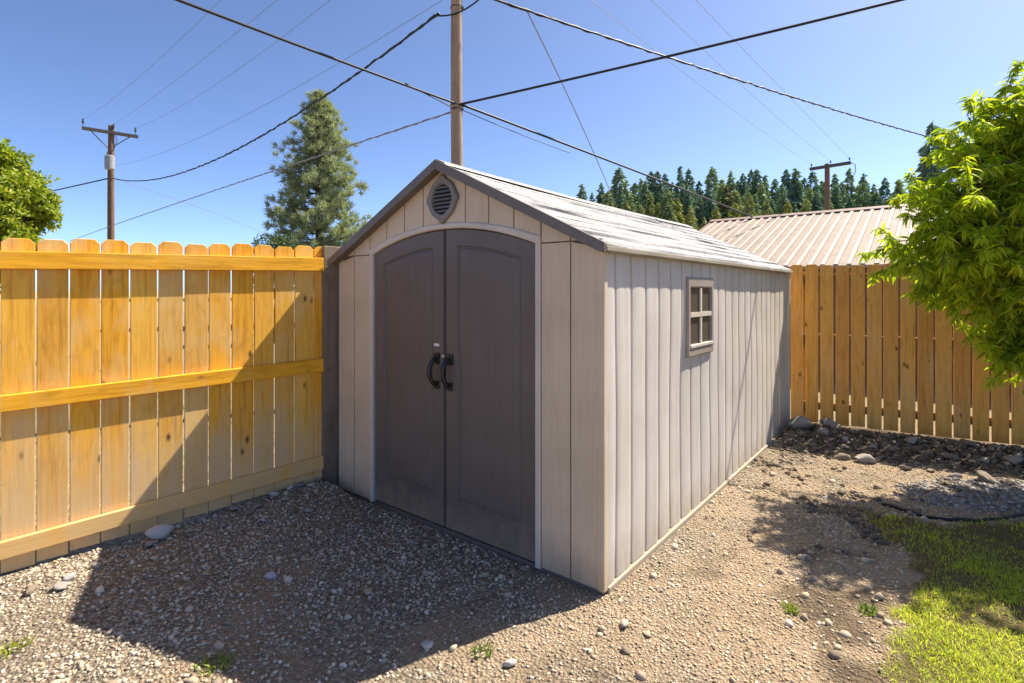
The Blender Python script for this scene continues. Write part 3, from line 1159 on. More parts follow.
def side_wall(sign, name):
    ys_, xs_ = [], []
    pitch = 0.1904
    k = 0
    y = 0.0
    prof = []
    r = random.Random(5)
    first = True
    while y < LEN - 0.02:
        wd = pitch * (0.66 if k == 0 else 1.0)
        y1 = min(LEN, y + wd)
        for t in (0.0, 0.06, 0.085, 0.11, 0.15, 0.3, 0.45, 0.6, 0.72, 0.84, 0.93, 0.955, 0.97):
            yy = y + (y1 - y) * t
            if t in (0.0, 0.06):
                dep = -0.013
            elif t >= 0.97:
                dep = -0.013
            else:
                u = max(0.0, (t - 0.085) / 0.87)
                dep = 0.0045 * math.sin(math.pi * u) ** 0.6 - 0.004 * math.exp(-((u - 0.52) / 0.10) ** 2) * (k % 2)
            prof.append((yy, dep))
        y = y1
        k += 1
    prof.append((LEN, -0.013))
    zs = np.linspace(0.03, ZE + 0.01, 22)
    V = []
    for z in zs:
        for yy, dep in prof:
            wob = (vnoise(np.array([yy * 1.0]), np.array([z * 1.0]), 1.5)[0] - 0.5) * 0.026 + (vnoise(np.array([yy]), np.array([z * .35]), 4.0)[0] - 0.5) * 0.007
            V.append((sign * (W2 + dep + wob * (0.25 + math.sin(math.pi * min(1, max(0, z / ZE))) * .75)), yy, z))
    m = len(prof)
    mb = MB()
    fs = []
    for i in range(len(zs) - 1):
        for j in range(m - 1):
            fs.append((i * m + j, i * m + j + 1, i * m + m + j + 1, i * m + m + j))
    mb.add(V, fs)
    o = mb.build(name, M_SIDE, shed, smooth=True)
    try:
        o.data.set_sharp_from_angle(angle=math.radians(38))
    except Exception:
        pass
    return o


side_wall(1, 'side_wall')
side_wall(-1, 'side_wall')
mb = MB()
mb.prism([(-W2, 0.0), (W2, 0.0), (W2, roofz(W2)), (0, roofz(0)), (-W2, roofz(W2))], LEN - 0.02, LEN + 0.004)
mb.build('back_wall', M_SIDE, shed)
for sx in (-1, 1):
    a, b = (W2 - 0.03, W2 + 0.0145)
    x0, x1 = (a, b) if sx > 0 else (-b, -a)
    MB().box(x0, x1, -0.0135, 0.028, 0.012, ZE + 0.012).build('corner_trim', M_WALL, shed, bevel=0.006, seg=3)
    x0, x1 = (W2 - 0.03, W2 + 0.040) if sx > 0 else (-W2 - .040, -W2 + .03)
    MB().box(x0, x1, LEN - 0.012, LEN + 0.03, 0.012, ZE + 0.012).build('corner_trim', M_TRIM, shed, bevel=0.006, seg=3)
    x0, x1 = (W2 - 0.02, W2 + 0.020) if sx > 0 else (-W2 - .020, -W2 + .02)
    MB().box(x0, x1, 0.03, LEN - 0.014, -0.02, 0.026).build('base_rail', M_BASE, shed, bevel=0.008)
MB().box(-W2, W2, -0.006, LEN, -0.02, 0.0195).build('floor', M_FASC, shed)

# window on the right wall
y0, y1, z0, z1 = 1.145, 1.675, 1.11, 1.668
mb = MB()
wx = W2 + 0.004
# outer frame drawn as lofted rectangle loops (x is depth here)


def rect_loop(my, mz0, mz1):
    return [(y0 + my, z0 + mz0), (y1 - my, z0 + mz0), (y1 - my, z1 - mz1), (y0 + my, z1 - mz1)]


LP = [(0, 0, 0, W2 - .012), (0, 0, 0, wx + 0.010), (0.01, 0.01, 0.01, wx + 0.020), (0.040, 0.075, 0.066, wx + 0.020), (0.050, 0.085, 0.076, wx + 0.005), (0.050, 0.085, 0.076, W2 - .005)]
for my, ma, mb_, x in LP:
    mb.v += [(x, p[0], p[1]) for p in rect_loop(my, ma, mb_)]
for k in range(len(LP) - 1):
    for i in range(4):
        j = (i + 1) % 4
        mb.f.append((k * 4 + i, k * 4 + j, k * 4 + 4 + j, k * 4 + 4 + i))
win = mb.build('window', M_WINF, shed)
iy0, iy1, iz0, iz1 = y0 + .05, y1 - .05, z0 + .085, z1 - .076
MB().box(W2 + 0.0065, W2 + 0.008, iy0, iy1, iz0, iz1).build('glass', M_GLASS, win)
mb = MB()
my, mz = (iy0 + iy1) / 2, (iz0 + iz1) / 2 + .01
mb.box(W2 + 0.0098, wx + 0.016, my - .016, my + .016, iz0, iz1)
mb.box(W2 + 0.0099, wx + 0.0185, iy0, iy1, mz - .016, mz + .016)
mb.build('muntin', M_TRIM, win)
MB().box(W2 + 0.0097, wx + 0.027, iy0 - .012, iy1 + .012, iz0 - .022, iz0 - .0005).build('sill', M_TRIM, win, bevel=0.003)

# roof
OV, OF = 0.045, 0.075
EX = W2 + OV
yA, yB = -OF, LEN + 0.06


def roof_slope(s):
    courses = 9
    mb = MB()
    L = math.hypot(EX, SL * EX)
    nx, nz = SL / math.hypot(1, SL), 1 / math.hypot(1, SL)
    prof = []
    for k in range(courses):
        t0, t1 = k / courses, (k + 1) / courses
        prof += [(t0, 0.002), ((t0 + t1) / 2, 0.004 + 0.001 * (k % 3)), (t1 - 0.012, 0.010 + 0.003 * (k * 2 % 3)), (t1 - 0.001, 0.003)]
    prof.append((1.0, 0.0))
    nseg = 90
    r = np.random.default_rng(4 if s > 0 else 5)
    ysn = np.linspace(yA, yB, nseg + 1)
    base = []
    for j, y in enumerate(ysn):
        sagy = -0.018 * math.sin(math.pi * (y - yA) / (yB - yA)) - 0.006 * math.sin(2.1 * y)
        row = []
        for i, (t, h) in enumerate(prof):
            wv = vnoise(np.array([y * 1.0]), np.array([i * 7.3]), 2.2)[0] - .5
            hh = h + (0.002 * (r.random() - .5) + 0.005 * wv if 0 < i < len(prof) - 1 else 0)
            t = min(1.0, max(0.0, t + (0.012 * wv if 0 < i < len(prof) - 1 else 0)))
            x = t * EX
            row.append((s * (x + nx * hh), y, ZP + 0.012 - SL * x + nz * hh + sagy * (1 - t * .8)))
        base += row
    m = len(prof)
    top = len(base)
    fs = []
    for j in range(nseg):
        for i in range(m - 1):
            fs.append((j * m + i, j * m + i + 1, j * m + m + i + 1, j * m + m + i))
    mb.add(base, fs)
    # underside and closing edges
    th = 0.028
    under = [(p[0] - s * nx * th, p[1], p[2] - nz * th) for p in base]
    off = len(mb.v)
    mb.add(under, [tuple(reversed(f)) for f in fs])
    for j in range(nseg):
        for i in (0, m - 1):
            a, b = j * m + i, (j + 1) * m + i
            mb.f.append((a, b, off + b, off + a))
    for j in (0, nseg):
        for i in range(m - 1):
            a, b = j * m + i, j * m + i + 1
            mb.f.append((a, b, off + b, off + a))
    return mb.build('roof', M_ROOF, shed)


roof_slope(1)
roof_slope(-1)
# ridge cap
mb = MB()
n = 40
pr = [(-0.085, -0.018), (-0.075, -0.004), (0, 0.030), (0.075, -0.004), (0.085, -0.018)]
for j in range(n + 1):
    y = yA - .004 + (yB - yA + .008) * j / n
    sg = -0.018 * math.sin(math.pi * j / n)
    mb.v += [(x, y, ZP + 0.004 + z + sg) for x, z in pr]
for j in range(n):
    for i in range(4):
        a = j * 5 + i
        mb.f.append((a, a + 1, a + 6, a + 5))
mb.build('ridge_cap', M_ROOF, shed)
for s in (-1, 1):
    # rake fascia at the front
    mb = MB()
    a0, a1 = 0.0, EX + 0.012
    top = lambda x: ZP + 0.030 - SL * x
    q = [(s * a0, top(a0)), (s * a1, top(a1)), (s * a1, top(a1) - 0.052), (s * (a1 - .03), top(a1 - .03) - 0.060), (s * a0, top(a0) - 0.064)]
    mb.prism(q, yA - 0.016, yA + 0.006)
    mb.prism([(s * a0, top(a0) - .040), (s * (EX - .02), top(EX - .02) - .040), (s * (EX - .02), top(EX - .02) - 0.050), (s * a0, top(a0) - 0.054)], yA + 0.006, -0.013)
    mb.build('rake_fascia', M_FASC, shed, bevel=0.004)
    # pale drip edge along the eaves
    xe = s * (EX + 0.004)
    ze = ZP + 0.012 - SL * EX
    mb = MB()
    x0, x1 = sorted((xe, xe + s * 0.012))
    mb.box(x0, x1, yA + 0.008, yB, ze - 0.030, ze - 0.002)
    x0, x1 = sorted((s * (W2 - .01), xe - s * 0.002))
    mb.box(x0, x1, 0.02, yB - .05, ze - 0.034, ze - 0.020)
    mb.build('eave_trim', M_EAVE, shed, bevel=0.004)

# ------------------------------------------------------------------ fences


def picket(mb, x, wdt, z0, z1, y0, y1, ear=0.028, lean=0.0):
    a, b = x, x + wdt
    mb.prism([(a, z0), (b, z0), (b + lean, z1 - ear), (b - ear + lean, z1), (a + ear + lean, z1), (a + lean, z1 - ear)], y0, y1)


lf = empty('wood_fence', LF_O, LF_R)
tag(lf, 'orange stained cedar privacy fence with three rails left of the shed', 'fence')
r = random.Random(3)
mb = MB()
s = -1.173
while s < 1.78:
    wd = 0.1385 + r.uniform(-.003, .003)
    top = 1.865 + 0.029 * s + r.uniform(-.008, .008)
    yj = r.uniform(0, 0.004)
    picket(mb, s, wd, 0.015 + max(0, s) * .036 + r.uniform(0, .02), top, yj, 0.019 + yj, 0.026, r.uniform(-.003, .003))
    s += 0.1470
mb.build('board_panel', M_CEDAR, lf, bevel=0.0025)


def rail(par, x0, x1, za0, zb0, za1, zb1, ya, yb, mat):
    mb = MB()
    mb.hexa([(x0, ya, za0), (x0, yb, za0), (x0, yb, zb0), (x0, ya, zb0)], [(x1, ya, za1), (x1, yb, za1), (x1, yb, zb1), (x1, ya, zb1)])
    return mb.build('rail', mat, par, bevel=0.004)


for zlo, zhi, rl, rh in ((1.690, 1.789, .020, .022), (0.910, 1.000, .017, .023), (0.107, 0.203, .039, .042)):
    rail(lf, -1.173, 1.83, zlo - 1.173 * rl, zhi - 1.173 * rh, zlo + 1.83 * rl, zhi + 1.83 * rh, -0.033, -0.001, M_RAIL)
mb = MB().box(1.832, 1.985, -0.030, 0.060, -0.05, 1.925)
mb.build('post', M_OLDWOOD, lf, bevel=0.006)

rf = empty('wood_fence', RF_O, RF_R)
tag(rf, 'brown cedar picket fence with light gaps behind the shed and tree', 'fence')
mb = MB()
s = -0.045
r = random.Random(8)
while s < 5.2:
    wd = 0.1325 + r.uniform(-.003, .004)
    top = 1.868 + r.uniform(-.012, .012)
    yj = r.uniform(0, 0.004)
    picket(mb, s, wd, 0.035 + r.uniform(0, .015), top, yj, 0.019 + yj, 0.022, r.uniform(-.003, .003))
    s += 0.1507
mb.build('board_panel', M_CEDAR2, rf, bevel=0.0025)
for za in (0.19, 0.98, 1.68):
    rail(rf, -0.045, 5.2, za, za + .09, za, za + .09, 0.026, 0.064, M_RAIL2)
for xp in (0.02, 2.45, 4.9):
    MB().box(xp, xp + .09, 0.065, 0.155, -0.1, 1.8).build('post', M_RAIL2, rf, bevel=0.004)

# ------------------------------------------------------------------ neighbour house with brown metal roof

hs = empty('house', (5.62, 15.0, 0), SH_R)       # local x runs along the ridge, -y comes down towards the yard
tag(hs, 'low neighbour house with ribbed brown metal roof beyond the back fence', 'house')
HL, RUN, HZ, HE = 9.5, 4.35, 3.52, 2.02


def metal_slope(sgn, name):
    mb = MB()
    k = (HZ - HE) / RUN
    n = int(HL / 0.2)
    prof = []
    for i in range(n):
        x = i * 0.2
        prof += [(x, 0.0), (x + .115, 0.0), (x + .128, 0.028), (x + .185, 0.028), (x + .198, 0)]
    for (yy, zz) in ((0, HZ), (RUN, HE)):
        mb.v += [(x, sgn * yy, zz + h) for x, h in prof]
    m = len(prof)
    for i in range(m - 1):
        mb.f.append((i, i + 1, m + i + 1, m + i))
    off = len(mb.v)
    for (yy, zz) in ((0, HZ), (RUN, HE)):
        mb.v += [(x, sgn * yy, zz - 0.05) for x, h in prof]
    for i in range(m - 1):
        mb.f.append((off + i, off + m + i, off + m + i + 1, off + i + 1))
        mb.f.append((m + i, m + i + 1, off + m + i + 1, off + m + i))
    mb.f.append((0, m, off + m, off))
    mb.f.append((m - 1, off + m - 1, off + 2 * m - 1, 2 * m - 1))
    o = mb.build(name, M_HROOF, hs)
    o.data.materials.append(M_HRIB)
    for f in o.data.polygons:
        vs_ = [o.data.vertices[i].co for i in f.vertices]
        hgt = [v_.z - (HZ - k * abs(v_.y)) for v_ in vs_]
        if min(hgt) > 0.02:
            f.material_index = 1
    return o


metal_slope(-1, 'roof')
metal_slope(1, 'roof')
mb = MB()
mb.prism([(-0.03, HZ), (HL, HZ), (HL, HZ + .01), (-.03, HZ + .01)], -0.01, 0.01)
mb = MB()
k = (HZ - HE) / RUN
for sg in (-1, 1):
    mb.hexa([(-0.03, 0, HZ + .055), (HL, 0, HZ + .055), (HL, sg * .17, HZ + .042 - .17 * k), (-.03, sg * .17, HZ + .042 - .17 * k)],
            [(-0.03, 0, HZ + .045), (HL, 0, HZ + .045), (HL, sg * .17, HZ + .030 - .17 * k), (-.03, sg * .17, HZ + .030 - .17 * k)])
mb.build('ridge_cap', M_RIDGE, hs)
mb = MB()
for sg in (-1, 1):
    mb.hexa([(-0.02, 0, HZ - .12), (-0.02, 0, HZ + .012), (0.03, 0, HZ + .012), (0.03, 0, HZ - .12)],
            [(-0.02, sg * RUN, HE - .12), (-0.02, sg * RUN, HE + .012), (0.03, sg * RUN, HE + .012), (0.03, sg * RUN, HE - .12)])
mb.build('rake_trim', M_RIDGE, hs)
wy = RUN - 0.35
wz = HZ - k * wy - .06
mb = MB()
for i in range(int(wz / 0.2)):
    mb.box(0.35, HL - .35, -wy - .012, -wy, -0.05 + i * .2, -0.05 + i * .2 + .193)
mb.box(0.352, HL - .352, -wy, -wy + .1, -.05, wz)
mb.box(0.352, HL - .352, wy - .1, wy, -.05, wz)
for x in (0.35, HL - .45):
    mb.add([(x, -wy, -.05), (x + .1, -wy, -.05), (x + .1, wy, -.05), (x, wy, -.05), (x, -wy, wz), (x + .1, -wy, wz), (x + .1, wy, wz), (x, wy, wz), (x, 0, HZ - .06), (x + .1, 0, HZ - .06)],
           [(0, 4, 8, 7, 3), (1, 2, 6, 9, 5), (4, 5, 9, 8), (7, 8, 9, 6)])
mb.build('wall', M_HWALL, hs)

# ------------------------------------------------------------------ utility poles and wires


def pole_mesh(h, r0, r1, mat, par):
    mb = MB()
    zs = np.linspace(-0.3, h, 30)
    mb.tube([(0.01 * math.sin(z * .9), 0.008 * math.cos(z * 1.3), z) for z in zs], [r0 + (r1 - r0) * (z + .3) / (h + .3) for z in zs], 18)
    return mb.build('pole', mat, par, smooth=True)


def insulator(par, p, h=0.16, mat=None):
    mb = MB()
    x, y, z = p
    mb.tube([(x, y, z), (x, y, z + h * .4), (x, y, z + h * .45), (x, y, z + h * .7), (x, y, z + h * .72), (x, y, z + h)], [.012, .012, .045, .05, .03, .035], 10)
    return mb.build('insulator', mat or M_ARM, par)


cp = empty('utility_pole', (-0.845, 8.2, 0))
tag(cp, 'tall brown wooden utility pole standing just behind the shed roof', 'utility pole')
pole_mesh(8.55, 0.10, 0.079, M_POLE, cp)
mb = MB().box(-1.25, 1.25, -0.14, -0.04 - .04, 8.28, 8.38)
mb.build('crossarm', M_ARM, cp, bevel=0.006)
CI = []
for x in (-1.15, 0.35, 1.15):
    insulator(cp, (x, -0.11, 8.38))
    CI.append(Vector((-0.845 + x, 8.09, 8.55)))
# clamps where the drops are tied on
for z in (4.42, 4.36, 5.92):
    mb = MB()
    mb.tube([(-0.10, 0, z), (0.10, 0, z)], 0.025, 8)
    mb.tube([(0.09 * math.cos(t), 0.09 * math.sin(t) - .002, z) for t in np.linspace(0, 2 * math.pi, 19)], 0.008, 5)
    mb.build('wire_clamp', M_ARM, cp)

lp_base = P(111, 200, 24)
lp = empty('utility_pole', (lp_base.x, 24, 0))
tag(lp, 'distant utility pole with crossarm and transformer above the orange fence', 'utility pole')
pole_mesh(9.0, 0.155, 0.115, M_POLE2, lp)
A, B = P(81.5, 128, 23.35) - lp.location, P(137.5, 138.5, 24.7) - lp.location
zc = (A.z + B.z) / 2
A.z = B.z = zc
d = (B - A).normalized()
nn = Vector((-d.y, d.x, 0)) * 0.06
up = Vector((0, 0, .065))
off = -nn * 3
mb = MB().hexa([A - nn - up + off, A + nn - up + off, A + nn + up + off, A - nn + up + off], [B - nn - up + off, B + nn - up + off, B + nn + up + off, B - nn + up + off])
mb.build('crossarm', M_ARM, lp)
LI = []
for t in (0.02, 0.55, 0.95):
    q = A + (B - A) * t + off + up
    insulator(lp, q, 0.34)
    LI.append(lp.location + q + Vector((0, 0, .3)))
mb = MB()
mid = (A + B) / 2 + off
for t in (-.7, .7):
    mb.tube([mid + d * t - up, Vector((0, -.13, zc - .75))], 0.02, 6)
mb.build('brace', M_ARM, lp)
mb = MB()
zt = 1.57 + (291 - 164) / 534 * 24
mb.tube([(.15, -.28, zt - .31), (.15, -.28, zt - .29), (.15, -.28, zt + .27), (.15, -.28, zt + .31)], [.16, .19, .19, .14], 18)
tr = mb.build('transformer', m_plain('transformer paint', (0.30, 0.305, 0.31), 0.45, 0.4), lp, smooth=False)
for x in (-.1, .08):
    mb = MB()
    mb.tube([(.15 + x, -.28, zt + .29), (.15 + x, -.28, zt + .47)], [.035, .02], 8)
    mb.build('bushing', M_ARM, tr)
mb = MB()
mb.tube([(.23, -.28, zt + .46), (.40, -.3, zt + .7), (.42, -.2, zt + 1.0), (.30, -.18, zt + 1.35)], .014, 6)
mb.build('jumper_wire', M_WIRE, lp)

rp_b = P(827, 200, 31)
rp = empty('utility_pole', (rp_b.x, 31, 0))
tag(rp, 'far utility pole with tilted crossarm above the brown metal roof', 'utility pole')
pole_mesh(8.95, 0.17, 0.13, M_POLE2, rp)
A, B = P(808, 170, 31.8) - rp.location, P(848.5, 163.5, 30.2) - rp.location
zc = (A.z + B.z) / 2
A.z = B.z = zc
d = (B - A).normalized()
nn = Vector((-d.y, d.x, 0)) * 0.07
up = Vector((0, 0, .085))
off = Vector((0, -.2, 0))
mb = MB().hexa([A - nn - up + off, A + nn - up + off, A + nn + up + off, A - nn + up + off], [B - nn - up + off, B + nn - up + off, B + nn + up + off, B - nn + up + off])
mb.build('crossarm', M_ARM, rp)
RI = []
for t in (0.04, 0.52, 0.97):
    q = A + (B - A) * t + off + up
    insulator(rp, q, 0.22)
    RI.append(rp.location + q + Vector((0, 0, .2)))
MB().tube([B + off, B + off + Vector((.25, 0, -.1)), B + off + Vector((.32, .1, -.5)), B + off + Vector((.1, .15, -.9))], 0.02, 6).build('jumper_wire', M_WIRE, rp)


def wire(label, A, B, r, mid=None, mat=None, lumpy=0.0, extend=1.0, sag=None, group=None, name='overhead_wire', n=60):
    """a hanging wire from A to B; its sag is found from one point seen on it"""
    A, B = Vector(A), Vector(B)
    if mid is not None:
        kx = (mid[0] - CX) / F
        # A + t(B-A): x = k y
        t = (kx * A.y - A.x) / ((B.x - A.x) - kx * (B.y - A.y))
        q = A + (B - A) * t
        zneed = EYE - (mid[1] - HY) / F * q.y
        sag = (q.z - zneed) / (4 * t * (1 - t))
    sag = sag or 0.0
    pts = []
    rs = []
    rr = random.Random(len(label) + int(A.x * 10))
    N = n if not lumpy else 220
    for i in range(N + 1):
        t = i / N * extend
        q = A + (B - A) * t
        q.z -= 4 * sag * t * (1 - t)
        if lumpy:
            q += Vector((0, 0, rr.uniform(-1, 1) * lumpy * .35))
            rs.append(r * (1 + rr.uniform(-.3, .3)))
        else:
            rs.append(r)
        pts.append(q)
    mb = MB()
    mb.tube(pts, rs, 7)
    if lumpy:
        # second strand wound round the first
        pts2 = []
        L = (B - A).length * extend
        for i in range(N * 2 + 1):
            t = i / (N * 2)
            k = t * N
            a = int(min(N - 1, math.floor(k)))
            q = pts[a].lerp(pts[a + 1], k - a)
            ph = t * L / 0.55 * 2 * math.pi
            q = q + Vector((0.3 * math.cos(ph), 0.3 * math.cos(ph), math.sin(ph))) * r * 1.25
            pts2.append(q)
        mb.tube(pts2, r * .6, 5)
    o = mb.build(name, mat or M_WIRE, None, smooth=True)
    tag(o, label, 'wire', group)
    return pts


wire('thick black cable from the upper left edge to the near pole', P(457, 104, 8.15), P(178, 0, 5.5), 0.0165, (300, 46), extend=1.7)
wire('thin messenger line tied under the thick black cable near the pole', P(457, 110, 8.15), P(405, 83, 7.47), 0.008, extend=1.0, name='service_wire')
wire('thick black cable rising from the near pole to the upper right edge', P(457, 105, 8.15), (4.66, 6.43, 5.07), 0.0175, (663, 57.5), extend=1.35)
wire('black service drop from the near pole down to the brown metal roof', P(460, 104, 8.15), P(753, 217, 14.3), 0.019, (560, 142), mat=M_WIRE)
wire('thin line hanging under the black service drop beside the near pole', P(460, 109, 8.15), P(570, 153, 9.9), 0.006, (500, 126), name='service_wire')
wire('lumpy bundled cable curving between the two poles left of the shed', P(439, 13, 8.15), P(112, 178, 24), 0.017, (270, 131), lumpy=0.018)
wire('cable running on leftwards from the transformer pole', P(108, 178.5, 24), P(-80, 219, 36), 0.03, (50, 191.5))
wire('long dark cable crossing low behind the pine and transformer pole', P(455, 111, 8.2), P(70, 241, 30), 0.012, (240, 182), mat=M_WIREG, lumpy=0.006)
w6 = wire('twisted cable from the near pole top across to the right side tree', P(460, -12, 8.15), P(1040, 162, 28), 0.019, (667, 57), lumpy=0.014)
q6 = min(w6, key=lambda p: abs((p.x / p.y) * F + CX - 524))
wire('thin grey line dropping steeply from the twisted cable behind the roof', q6, P(624, 226, 17), 0.0105, (560, 79), mat=M_WIREG)
wire('thin faint line sloping from the transformer pole towards the pine', P(115, 179, 24), P(300, 251, 45), 0.012, (190, 204), mat=M_WIREG)
wire('black drip loop hanging across the top of the near pole', P(433, 15, 8.1), P(492, -14, 8.1), 0.012, (452, 14.5), name='drip_loop')
names_l = ['outermost thin power line left of the near pole', 'middle thin power line left of the near pole', 'inner thin power line left of the near pole']
mids_l = [(131, 84), (188, 71), (209, 89)]
for a, b, m_, nm in zip(CI, LI, mids_l, names_l):
    wire(nm, a, b, 0.0055, m_, mat=M_WIREG, group='power lines on the crossarms')
wire('lowest thin power line left of the near pole, above the bundled cable', P(452, -6, 8.15), P(114, 166, 24), 0.0045, (259, 108), mat=M_WIREG)
names_r = ['lower thin power line to the far right pole', 'middle thin power line to the far right pole', 'upper thin power line to the far right pole']
mids_r = [(713, 95), (709, 55), (743, 49)]
for a, b, m_, nm in zip(CI, RI, mids_r, names_r):
    wire(nm, a, b, 0.006, m_, mat=M_WIREG, group='power lines on the crossarms')

# ------------------------------------------------------------------ conifers on the hill

M_CON = m_leaf('dark conifer needles', [(0.177, 0.254, 0.167), (0.254, 0.346, 0.206), (0.327, 0.423, 0.246), (0.227, 0.304, 0.221)], 0.15, 0.8)
M_CONL = m_leaf('light conifer needles', [(0.213, 0.251, 0.095), (0.297, 0.325, 0.128), (0.361, 0.372, 0.170)], 0.2, 0.8)
M_CONB = m_leaf('browned conifer needles', [(0.272, 0.160, 0.088), (0.224, 0.176, 0.088), (0.192, 0.192, 0.088)], 0.15, 0.8)


def conifer_mesh(seed, mat, wid=0.16, tiers=44, dense=10, bare=0.05, droop=0.35, name='conifer_tree'):
    """unit-high conifer: whorls of ragged drooping sprays"""
    r = np.random.default_rng(seed)
    V, T = [], []

    def tri(a, b, c):
        n = len(V)
        V.extend([a, b, c])
        T.append((n, n + 1, n + 2))
    N = tiers * dense * 4
    for k in range(N):
        u = 1 - math.sqrt(r.random()) if r.random() < .8 else r.random()
        z = bare + (1 - bare) * u
        a = r.uniform(0, 6.283)
        lob = 1 + .22 * math.sin(3 * a + 9 * u * 6.28) + .16 * math.sin(u * 61)
        R = (wid * (1 - u) ** 0.80 + 0.006) * lob * (0.75 + .25 * min(1, u / .12))
        f = r.uniform(.35, 1.05)
        d = np.array([math.cos(a), math.sin(a), 0])
        sd = np.array([-d[1], d[0], 0])
        L = (.030 + .045 * (1 - u)) * r.uniform(.6, 1.3)
        c = np.array([0, 0, z]) + d * R * f * .8
        tip = c + d * L - np.array([0, 0, L * r.uniform(.1, .8)])
        hw = L * r.uniform(.35, .65)
        tri(c + sd * hw + np.array([0, 0, r.uniform(-.3, .3) * L]), c - sd * hw + np.array([0, 0, r.uniform(-.3, .3) * L]), tip)
        tri(c + np.array([0, 0, L * .5]), c - np.array([0, 0, L * .55]) - sd * hw * .4, tip + sd * hw * r.uniform(-1, 1))
    for k in range(26):
        u = .93 + .075 * k / 26
        a = r.uniform(0, 6.283)
        d = np.array([math.cos(a), math.sin(a), 0])
        c = np.array([0, 0, bare + (1 - bare) * (u - .02)])
        tri(c + d * .006, c - d * .006, c + d * .006 + np.array([0, 0, .035]))
    # trunk
    n = len(V)
    for z, rr in ((-.05, .013), (0.93, .002)):
        for i in range(5):
            V.append(np.array([rr * math.cos(i * 1.2566), rr * math.sin(i * 1.2566), z]))
    for i in range(5):
        j = (i + 1) % 5
        T.append((n + i, n + j, n + 5 + j))
        T.append((n + i, n + 5 + j, n + 5 + i))
    return tri_mesh(name, np.array(V), np.array(T), mat)


CON_D = [conifer_mesh(i, M_CON, wid=w_, tiers=34, dense=8) for i, w_ in enumerate((0.12, 0.16, 0.18, 0.14, 0.20, 0.13, 0.17))]
CON_L = [conifer_mesh(20 + i, M_CONL, wid=w_, tiers=30, dense=9) for i, w_ in enumerate((0.19, 0.22))]
CON_B = [conifer_mesh(40, M_CONB, wid=0.17, tiers=28, dense=6)]


def conifer(px, py, D, me, label, group=None, widen=1.0):
    p = P(px, py, D)
    zb = float(hill_z(np.array([p.x]), np.array([p.y]))[0]) - 0.3
    if p.y < 48:
        zb = 0
    o = link(bpy.data.objects.new('conifer_tree', me))
    h = p.z - zb
    o.location = (p.x, p.y, zb)
    o.scale = (h * widen, h * widen, h)
    o.rotation_euler = (0, 0, random.uniform(0, 6.28))
    tag(o, label, 'tree', group)
    return o


conifer(581.5, 184, 95, CON_D[1], 'lone dark conifer at the left end of the hill row, beside the roof ridge', None, 1.0)
conifer(601, 183, 95, CON_D[0], 'narrow dark conifer second from the left end of the hill row')
conifer(619, 168, 90, CON_D[2], 'broad tall dark conifer rising over the shed ridge', None, 1.25)
conifer(712, 167, 92, CON_D[2], 'broad tall dark conifer standing above the left end of the brown roof', None, 1.15)
conifer(727, 186, 84, CON_B[0], 'rust brown conifer among the green ones above the brown roof', None, 1.15)
conifer(932, 123, 62, CON_D[3], 'tall sparse spruce rising above the leafy right tree', None, 0.95)
DK = 'dark green conifer in the row along the wooded hilltop'
GD = 'dark conifers along the hilltop'
for i, (a, b) in enumerate([(641, 179), (651, 171), (657, 172), (665, 174), (680, 167), (689, 169), (722, 180), (731, 171), (743, 173), (751, 170), (757, 170), (765, 176), (775, 179), (786, 170),
                            (796, 169), (804, 178), (813, 172), (835, 174), (849, 169), (864, 174), (885, 178), (632, 186), (672, 182), (699, 181), (738, 181), (822, 181), (842, 182), (874, 184),
                            (900, 180), (915, 176), (950, 178), (968, 174), (990, 180), (1010, 176), (858, 186)]):
    conifer(a, b, random.uniform(94, 112), CON_D[i * 3 % 7], DK, GD, random.uniform(.8, 1.3))
for i in range(34):
    conifer(596 + i * 10.5 + random.uniform(-4, 4), random.uniform(180, 203), random.uniform(78, 92), CON_D[i * 5 % 7], DK, GD, random.uniform(.85, 1.5))
LG = 'light green young conifer in front of the dark hilltop row'
for i, (a, b) in enumerate([(650, 194), (667, 188), (677, 199), (690, 206), (626, 201), (704, 217), (658, 203), (749, 193), (640, 205), (735, 203), (716, 208), (768, 199), (788, 201), (806, 199), (829, 202)]):
    conifer(a, b, random.uniform(66, 76), CON_L[i % 2], LG, 'light young conifers below the hilltop row', random.uniform(.85, 1.1))

# ------------------------------------------------------------------ leafy trees


def leaf_shape(L, W, fold, droop):
    """one lance-shaped leaf along +x, folded along its midrib"""
    xs_ = [0, .3, .68, 1.0]
    ws = [0, 1.0, .72, 0]
    V = [(0, 0, 0)]
    for x, w_ in zip(xs_[1:3], ws[1:3]):
        z = -droop * x * x * L
        V += [(x * L, w_ * W / 2, z + fold * w_ * W / 2), (x * L, 0, z), (x * L, -w_ * W / 2, z + fold * w_ * W / 2)]
    V.append((L * .97, 0, -droop * L))
    T = [(0, 2, 1), (0, 3, 2), (1, 2, 5), (1, 5, 4), (2, 3, 6), (2, 6, 5), (4, 5, 7), (5, 6, 7)]
    return np.array(V, float), np.array(T)


def grow(root, tips, mb, r0, r1, bend=0.25, n=8, rng=random):
    lines = []
    for t in tips:
        a, b = Vector(root), Vector(t)
        m = a.lerp(b, 0.5) + Vector((rng.uniform(-1, 1), rng.uniform(-1, 1), rng.uniform(0.2, 1))) * bend * (b - a).length * .4
        pts = []
        for i in range(n + 1):
            u = i / n
            pts.append(a * (1 - u) ** 2 + m * 2 * u * (1 - u) + b * u * u)
        mb.tube(pts, [r0 + (r1 - r0) * i / n for i in range(n + 1)], 6)
        lines.append(pts)
    return lines


